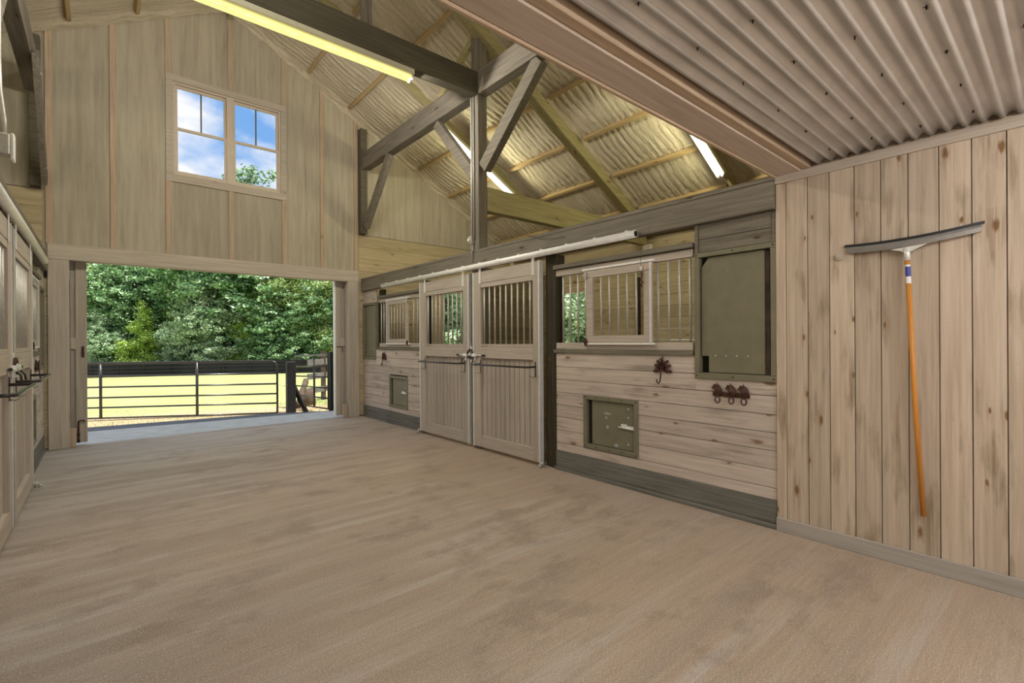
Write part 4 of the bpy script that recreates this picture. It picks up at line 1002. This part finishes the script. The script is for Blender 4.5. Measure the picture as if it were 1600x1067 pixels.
# blade: arc from (y .929, z 1.885) through (.627,1.838) to (.325,1.917)
def arc(t):  # t 0..1
    y = .929+(.325-.929)*t; zl = 1.883+(1.915-1.883)*t; return y, zl-.026*4*t*(1-t)*.85
top, bot = [], []
for half in (0,):
    mb = MB(); n = 18; ring = []
    for k in range(n+1):
        y, z = arc(k/n); x0 = XR-.020-.035*4*(k/n)*(1-k/n)
        ring.append([mb.v((x0, y, z+.010)), mb.v((x0-.006, y, z+.010)), mb.v((x0-.016, y, z-.008)), mb.v((x0-.012, y, z-.030)), mb.v((x0, y, z-.030))])
    for a, c in zip(ring[:-1], ring[1:]):
        for q in range(5): mb.bm.faces.new([a[q], a[(q+1) % 5], c[(q+1) % 5], c[q]])
    mb.bm.faces.new(ring[0]); mb.bm.faces.new(ring[-1]); bmesh.ops.recalc_face_normals(mb.bm, faces=mb.bm.faces)
    mb.build('blade_holder', 'alu', sq)
    mb = MB(); ring = []
    for k in range(n+1):
        y, z = arc(k/n); y += (.012 if k == 0 else -.012 if k == n else 0); x0 = XR-.020-.035*4*(k/n)*(1-k/n)
        ring.append([mb.v((x0+.001, y, z+.011)), mb.v((x0-.010, y, z+.011)), mb.v((x0-.010, y, z+.024)), mb.v((x0+.001, y, z+.024))])
    for a, c in zip(ring[:-1], ring[1:]):
        for q in range(4): mb.bm.faces.new([a[q], a[(q+1) % 4], c[(q+1) % 4], c[q]])
    mb.bm.faces.new(ring[0]); mb.bm.faces.new(ring[-1]); bmesh.ops.recalc_face_normals(mb.bm, faces=mb.bm.faces)
    mb.build('rubber_blade', 'rubber', sq)
mb = MB(); hx = XR-.075
mb.prism([(hx, .70, 1.838), (hx, .54, 1.850), (hx, .598, 1.822), (hx, .602, 1.818), (hx, .648, 1.818), (hx, .655, 1.824)], (.012, 0, 0))
mb.tube([(hx, .628, 1.838), (hx, .6245, 1.765)], .0155, 12, taper=[.9, 1.0]); mb.build('socket', 'plate', sq)
hd = MB().tube([(hx, .6255, 1.768), (hx+.014, .598, .98), (hx+.035, .566, .318)], .0135, 12, taper=[.93, 1.0, 1.0]).build('handle', 'handle', sq)
def onh(t):
    a = Vector((hx, .6255, 1.768)); c = Vector((hx+.014, .598, .98)); return a+(c-a)*t
p0, p1, p2 = onh(.035), onh(.12), onh(.17)
def wrap(a, c, mat, nm):
    mb = MB(); r = .0145; rr = []
    for q in (a, c): rr.append([mb.v((q.x-r*math.cos(t), q.y-r*math.sin(t), q.z)) for t in [-1.0+.25*k+.35 for k in range(9)]])
    for k in range(8): mb.bm.faces.new([rr[0][k], rr[0][k+1], rr[1][k+1], rr[1][k]])
    mb.build(nm, mat, hd)
wrap(p0, p0+(p1-p0)*.15, 'label_white', 'label'); wrap(p0+(p1-p0)*.15, p1, 'label_blue', 'label'); wrap(p1, p2, 'label_white', 'label')
mb = MB()
for yy in (.90, .36): mb.tube([(XR-.012, yy, 1.875), (XR-.035, yy, 1.873), (XR-.035, yy, 1.88)], .003, 5)
mb.build('wall_clip', 'dark', sq)

# ------------------------------------------------------------------ gates, posts and fences outside
def tube_gate(name, A, B, h, zb, label, rails, uprights, r=.021):
    """A->B along the ground, posts of the gate frame rounded at B's top"""
    A, B = Vector(A), Vector(B); d = B-A; Lg = d.length; d.normalize()
    g = empty(name, tuple((A+B)/2+Vector((0, 0, zb))), label, 'gate', 'black pipe gates')
    P3 = lambda s, z: tuple(A+d*s+Vector((0, 0, z)))
    mb = MB(); rc = .10
    mb.tube([P3(0, zb), P3(0, zb+h-rc), P3(rc*.3, zb+h-rc*.3), P3(rc, zb+h), P3(Lg-rc, zb+h), P3(Lg-rc*.3, zb+h-rc*.3), P3(Lg, zb+h-rc), P3(Lg, zb)], r, 8)
    mb.build('outer_frame', 'black', g)
    for z in rails: MB().tube([P3(0, zb+z), P3(Lg, zb+z)], r*.8, 8).build('rail', 'black', g)
    for s in uprights: MB().tube([P3(s*Lg, zb), P3(s*Lg, zb+h)], r*1.15, 8).build('upright', 'black', g)
    return g
G0 = Vector((-1.55, 12.97, -.10)); G1 = Vector((2.70, 10.50, -.10))
Lg = (G1-G0).length
tube_gate('pipe_gate', G0, G1, 1.05, 0, 'long black pipe gate across the lawn outside the big door', (.0, .20, .39, .59, .80), (.36, .70))
# small gate
q0, q1 = Vector((3.33, 11.58, -.10)), Vector((3.47, 9.78, -.04))
tube_gate('pipe_gate', q0, q1, 1.09, .02, 'short black pipe gate beside the right jamb seen almost end on', (.0, .21, .42, .64, .86), (.62,), .019)
def at_ray(dx, dy, D):  # a point D metres deep along a bearing
    return dx*D, dy*D
mb = MB(); mb.box(2.86, 10.35, -.2, 3.02, 10.51, .93, .01); tag(mb.build('fence_post', 'black_wood'), 'black wooden post between the two gates', 'post', 'black fence posts')
mb = MB(); mb.box(3.46, 9.62, -.2, 3.62, 9.76, 1.13, .01); tag(mb.build('fence_post', 'black_wood'), 'tall black wooden post against the right jamb', 'post', 'black fence posts')
mb = MB(); mb.tube([(2.70, 10.5, .47), (2.80, 10.44, .44), (2.86, 10.40, .46)], .006, 5); tag(mb.build('gate_chain', 'galv'), 'short chain tying the long gate to its black post', 'chain')
mb = MB(); mb.beam((3.02, 10.52, .42), (3.20, 10.30, -.12), .05, .09); tag(mb.build('brace_board', 'black_wood'), 'dark brace board leaning on the black post between the gates', 'board')
mb = MB(); mb.beam((3.70, 11.9, .42), (3.30, 11.2, -.10), .10, .12); tag(mb.build('leaning_log', 'stone'), 'brown log leaning behind the short gate', 'log')
mb = MB(); mb.tube([(3.70, 11.9, -.2), (3.70, 11.9, .05), (3.72, 11.9, .20)], .2, 10, taper=[1.1, 1, .8]); tag(mb.build('tree_stump', 'stone'), 'rough brown stump behind the short gate', 'stump')
mb = MB(); mb.box(3.49, 8.56, -.02, 3.56, 8.70, .2, .01); tag(mb.build('stop_block', 'pink_z'), 'small wooden block outside the right jamb', 'block', 'door stop blocks')
# grey board fence to the right, further out
ff = empty('board_fence', (5, 14, -.2), 'weathered grey board fence behind the short gate', 'fence')
a = Vector((3.95, 12.6, -.18)); c = Vector((8.5, 16.5, -.30))
for z in (.22, .58, .94):
    MB().beam(a+Vector((0, 0, z+.05)), c+Vector((0, 0, z+.12)), .03, .15).build('fence_board', plain('grey fence board', (.16, .15, .145), .9, 0, .3, 8), ff)
for t in (.12, .45, .8):
    q = a+(c-a)*t+Vector((.03, .06, 0)); MB().box(q.x-.05, q.y-.05, -.4, q.x+.05, q.y+.05, q.z+1.28).build('fence_post', 'brown_wood', ff)
# long black fence across the far edge of the lawn
RL = (.7610, -.6487); FW = (.6487, .7610)
def far(u, D): return FW[0]*D+RL[0]*u*D, FW[1]*D+RL[1]*u*D
ff = empty('board_fence', (*far(-.6, 37), -1.1), 'long black board fence at the far edge of the lawn', 'fence')
us = [-1.15+.055*k for k in range(26)]
for z in (.12, .40, .68, .96):
    mb = MB()
    for u0, u1 in zip(us[:-1], us[1:]):
        p, q = far(u0, 37), far(u1, 37); mb.beam((*p, gz(*p)+z), (*q, gz(*q)+z), .03, .16, bev=0)
    mb.build('fence_board', 'black_wood', ff)
for u in us:
    p = far(u, 37.06); MB().box(p[0]-.07, p[1]-.07, gz(*p)-.2, p[0]+.07, p[1]+.07, gz(*p)+1.12).build('fence_post', 'black_wood', ff)
mb = MB()
for u0, u1 in zip(us[:-1], us[1:]):
    p, q = far(u0, 37.15), far(u1, 37.15); mb.beam((*p, gz(*p)+.5), (*q, gz(*q)+.5), .01, 1.0, bev=0)
mb.build('wire_mesh', plain('dark wire mesh', (.03, .035, .045), .8), ff)


# ------------------------------------------------------------------ trees
def leaf_mesh(name, seed, blobs, nleaf, size, mat, clump=.45, needle=False):
    rng = np.random.default_rng(seed); V = []
    tot = sum(b[3]*b[4] for b in blobs)
    for (cx, cy, cz, r, rv) in blobs:
        n = int(nleaf*(r*rv)/tot)
        nc = max(12, n//48)
        d = rng.normal(size=(nc, 3)); d /= np.linalg.norm(d, axis=1)[:, None]
        rad = rng.uniform(.72, 1.08, nc)[:, None]
        cc = d*rad*np.array([r, r, rv])+np.array([cx, cy, cz])
        k = rng.integers(0, nc, n)
        p = cc[k]+rng.normal(size=(n, 3))*clump*np.array([1, 1, .55])
        nn = d[k]*.8+rng.normal(size=(n, 3))*.55+np.array([0, 0, .45]); nn /= np.linalg.norm(nn, axis=1)[:, None]
        t = np.cross(nn, rng.normal(size=(n, 3))); t /= np.linalg.norm(t, axis=1)[:, None]; s = np.cross(nn, t)
        sz = (size*rng.uniform(.6, 1.3, n))[:, None]
        wd = .18 if needle else .55
        q = np.stack([p-t*sz, p+s*sz*wd, p+t*sz, p-s*sz*wd], 1); V.append(q.reshape(-1, 3))
    V = np.concatenate(V); nf = len(V)//4
    me = bpy.data.meshes.new(name)
    me.vertices.add(len(V)); me.vertices.foreach_set('co', V.astype(np.float32).ravel())
    me.loops.add(nf*4); me.loops.foreach_set('vertex_index', np.arange(nf*4, dtype=np.int32))
    me.polygons.add(nf); me.polygons.foreach_set('loop_start', np.arange(0, nf*4, 4, dtype=np.int32)); me.polygons.foreach_set('loop_total', np.full(nf, 4, dtype=np.int32))
    me.update(); me.validate(); me.materials.append(M[mat]); return me


def trunk_mesh(name, seed, h, r, branches=6, mat='bark', dead=False):
    rnd = random.Random(seed); mb = MB()
    pts = [Vector((rnd.uniform(-.1, .1)*k, rnd.uniform(-.1, .1)*k, h*k/5)) for k in range(6)]
    mb.tube(pts, r, 7, taper=[1.2, 1, .85, .65, .45, .2])
    for b in range(branches):
        t = rnd.uniform(.3, .95); i = min(4, int(t*5)); p = pts[i].lerp(pts[i+1], t*5-i); a = rnd.uniform(0, 2*PI); l = h*rnd.uniform(.15, .32)
        q = [p]; d = Vector((math.cos(a), math.sin(a), rnd.uniform(.2, .9)))
        for k in range(3): d = d+Vector((rnd.uniform(-.3, .3), rnd.uniform(-.3, .3), rnd.uniform(-.1, .3))); q.append(q[-1]+d.normalized()*l/3)
        mb.tube(q, r*.35, 5, taper=[1, .7, .45, .15])
        if dead:
            for k in range(4):
                s0 = q[1+k % 3]; e = Vector((rnd.uniform(-1, 1), rnd.uniform(-1, 1), rnd.uniform(-.2, 1))).normalized()*l*.4
                mb.tube([s0, s0+e*.5, s0+e+Vector((0, 0, rnd.uniform(-.2, .2)))], r*.13, 4, taper=[1, .7, .2])
    me = bpy.data.meshes.new(name); mb.bm.to_mesh(me); mb.bm.free(); me.materials.append(M[mat]); return me


def blobs(seed, h, wd, n, low=.12, shape='round'):
    rnd = random.Random(seed); out = []
    for i in range(n):
        t = low+(1-low)*(i+.5)/n
        if shape == 'round': rr = wd*(.55+.45*math.sin(PI*min(1, t*1.05)))*(1 if t < .8 else .65)
        else: rr = wd*(1.08-t)
        a = rnd.uniform(0, 2*PI); off = rr*rnd.uniform(.2, .75)
        s = rr*rnd.uniform(.40, .62)
        out.append((off*math.cos(a), off*math.sin(a), t*h-s*.3, s, s*rnd.uniform(.55, .85)))
    return out
KINDS = {
    'deep': (leaf_mesh('deep_foliage', 1, blobs(1, 12, 4.0, 26), 36000, .115, 'leaf_deep', .20), trunk_mesh('deep_trunk', 1, 11, .22)),
    'deep2': (leaf_mesh('deep_foliage_b', 5, blobs(5, 12, 3.6, 24), 34000, .11, 'leaf_deep', .21), trunk_mesh('deep_trunk_b', 5, 11, .2)),
    'yellow': (leaf_mesh('yellow_foliage', 2, blobs(2, 7, 2.2, 20, .05, 'cone'), 22000, .085, 'leaf_yellow', .22), trunk_mesh('yellow_trunk', 2, 6, .1)),
    'pale': (leaf_mesh('pale_foliage', 3, blobs(3, 8, 2.8, 24, .05), 30000, .085, 'leaf_pale', .17), trunk_mesh('pale_trunk', 3, 7, .14)),
    'pine': (leaf_mesh('pine_foliage', 4, blobs(4, 12, 3.2, 22, .25), 36000, .19, 'leaf_pine', .34, True), trunk_mesh('pine_trunk', 4, 11.5, .2)),
}
HGT = {'deep': 12, 'deep2': 12, 'yellow': 7, 'pale': 8, 'pine': 12}
NAM = {'deep': 'broadleaf_tree', 'deep2': 'broadleaf_tree', 'yellow': 'young_tree', 'pale': 'bushy_tree', 'pine': 'pine_tree'}
def tree(kind, x, y, h, rot, label, wide=1.0, group='trees behind the lawn'):
    s = h/HGT[kind]
    e = empty(NAM[kind], (x, y, gz(x, y) if y > 8.4 else -.2), label, 'tree', group)
    e.rotation_euler = (0, 0, rot); e.scale = (s*wide, s*wide, s)
    for nm, me in zip(('foliage', 'trunk'), KINDS[kind]):
        o = bpy.data.objects.new(nm, me); C.objects.link(o); o.parent = e
W0 = [  # kind, pixel-free bearing u (tan of the angle right of the view axis), depth, height, rot, label
    ('deep', -1.06, 47, 14.0, 1.0, 'tall dark tree at the far left, mostly behind the left jamb'),
    ('pine', -.90, 44, 13, 2.0, 'feathery tree at the left edge of the big opening'),
    ('deep2', -.84, 42, 10.5, .4, 'dark full tree just right of the left jamb'),
    ('pale', -.86, 40.2, 5.6, 1.4, 'pale bush low beside the left jamb, over the black fence'),
    ('deep', -.76, 45, 14, 3.0, 'tall dark tree behind the bright yellow-green sapling'),
    ('yellow', -.765, 40, 6.2, .4, 'bright yellow-green sapling left of the middle of the opening'),
    ('pale', -.71, 40.2, 4.4, 2.2, 'low pale grey-green bush right of the bright sapling'),
    ('yellow', -.685, 43, 10.0, 2.2, 'tall yellow-green tree near the middle of the opening'),
    ('pale', -.63, 40.5, 9.2, .7, 'big pale bushy tree in front of the middle of the black fence'),
    ('deep2', -.60, 47, 18.2, 2.8, 'tallest dark tree, its top showing in the left gable window'),
    ('deep', -.53, 44, 18.3, 4.4, 'tall dark tree, its top showing in the right gable window'),
    ('yellow', -.55, 41.5, 7.6, 5.0, 'yellow-green tree right of the big pale bushy tree'),
    ('deep2', -.50, 40.5, 8.2, 5.4, 'dark green tree left of the black gate posts'),
    ('pine', -.44, 42, 13.5, .2, 'feathery yellow-green pine above the two gates'),
    ('deep', -.40, 40, 8.0, 1.9, 'dark round tree above the short gate'),
    ('pine', -.35, 41, 11, 3.3, 'feathery pine at the right edge of the big opening'),
    ('deep', -.30, 44, 13, 5.9, 'dark tree mostly behind the right jamb'),
    ('deep2', -.68, 52, 16.0, .9, 'dark tree at the back behind the tall yellow-green tree'),
    ('deep', -.46, 52, 15.5, 3.6, 'dark tree at the back behind the feathery pine'),
    ('deep2', -.93, 52, 15.0, 5.0, 'dark tree at the back behind the left jamb'),
    ('deep', -.82, 53, 15.5, 2.0, 'dark tree at the back behind the dark full tree'),
]
for k, u, D, h, rt, lab in W0:
    x, y = far(u, D); tree(k, x, y, h, rt, lab, 1.15 if k.startswith('deep') else 1.0)
for k, x, y, h, rt, lab in (
    ('pale', 18.5, 16.8, 9.5, 1.0, 'pale tree seen through the window in the outer stall wall'),
    ('deep', 23.5, 20.8, 12.0, 2.0, 'dark tree behind the pale one seen through the outer stall window'),
    ('pale', 14.8, 23.6, 9.0, 3.0, 'pale tree seen through the bars of the far right stall door'),
    ('deep2', 18.0, 29.5, 13, 1.5, 'dark tree behind the one seen through the far right stall door')):
    tree(k, x, y, h, rt, lab, 1.25, 'trees beside the barn')
# dead tree with bare grey branches
dm = trunk_mesh('dead_tree', 31, 9.5, .13, 12, 'deadwood', True)
x, y = far(-.635, 39.6); e = bpy.data.objects.new('dead_tree', dm); C.objects.link(e); e.location = (x, y, gz(x, y)); tag(e, 'bare grey dead tree standing among the crowns near the middle', 'tree')
# rough grass along the apron
rng = random.Random(3); mb = MB()
for i in range(5200):
    x = rng.uniform(-2.2, 5.2); y0 = 10.75-.30*x
    y = y0+rng.expovariate(1.2)
    if x > 3.0: y = 9.6+rng.uniform(0, 3.2)
    h = rng.uniform(.015, .05)*(1.6 if x > 3 else 1); a = rng.uniform(0, PI); dx, dy = .006*math.cos(a), .006*math.sin(a); z = gz(x, y)-.01; lx, ly = rng.uniform(-.02, .02), rng.uniform(-.02, .02)
    v = [mb.bm.verts.new(p) for p in ((x-dx, y-dy, z), (x+dx, y+dy, z), (x+lx, y+ly, z+h))]; mb.bm.faces.new(v)
gr = mb.build('grass', leafmat('grass blades', (.22, .30, .06), (.36, .42, .12), (.48, .50, .2))); gr['kind'] = 'stuff'; gr['label'] = 'short rough grass along the edge of the apron'; gr['category'] = 'grass'
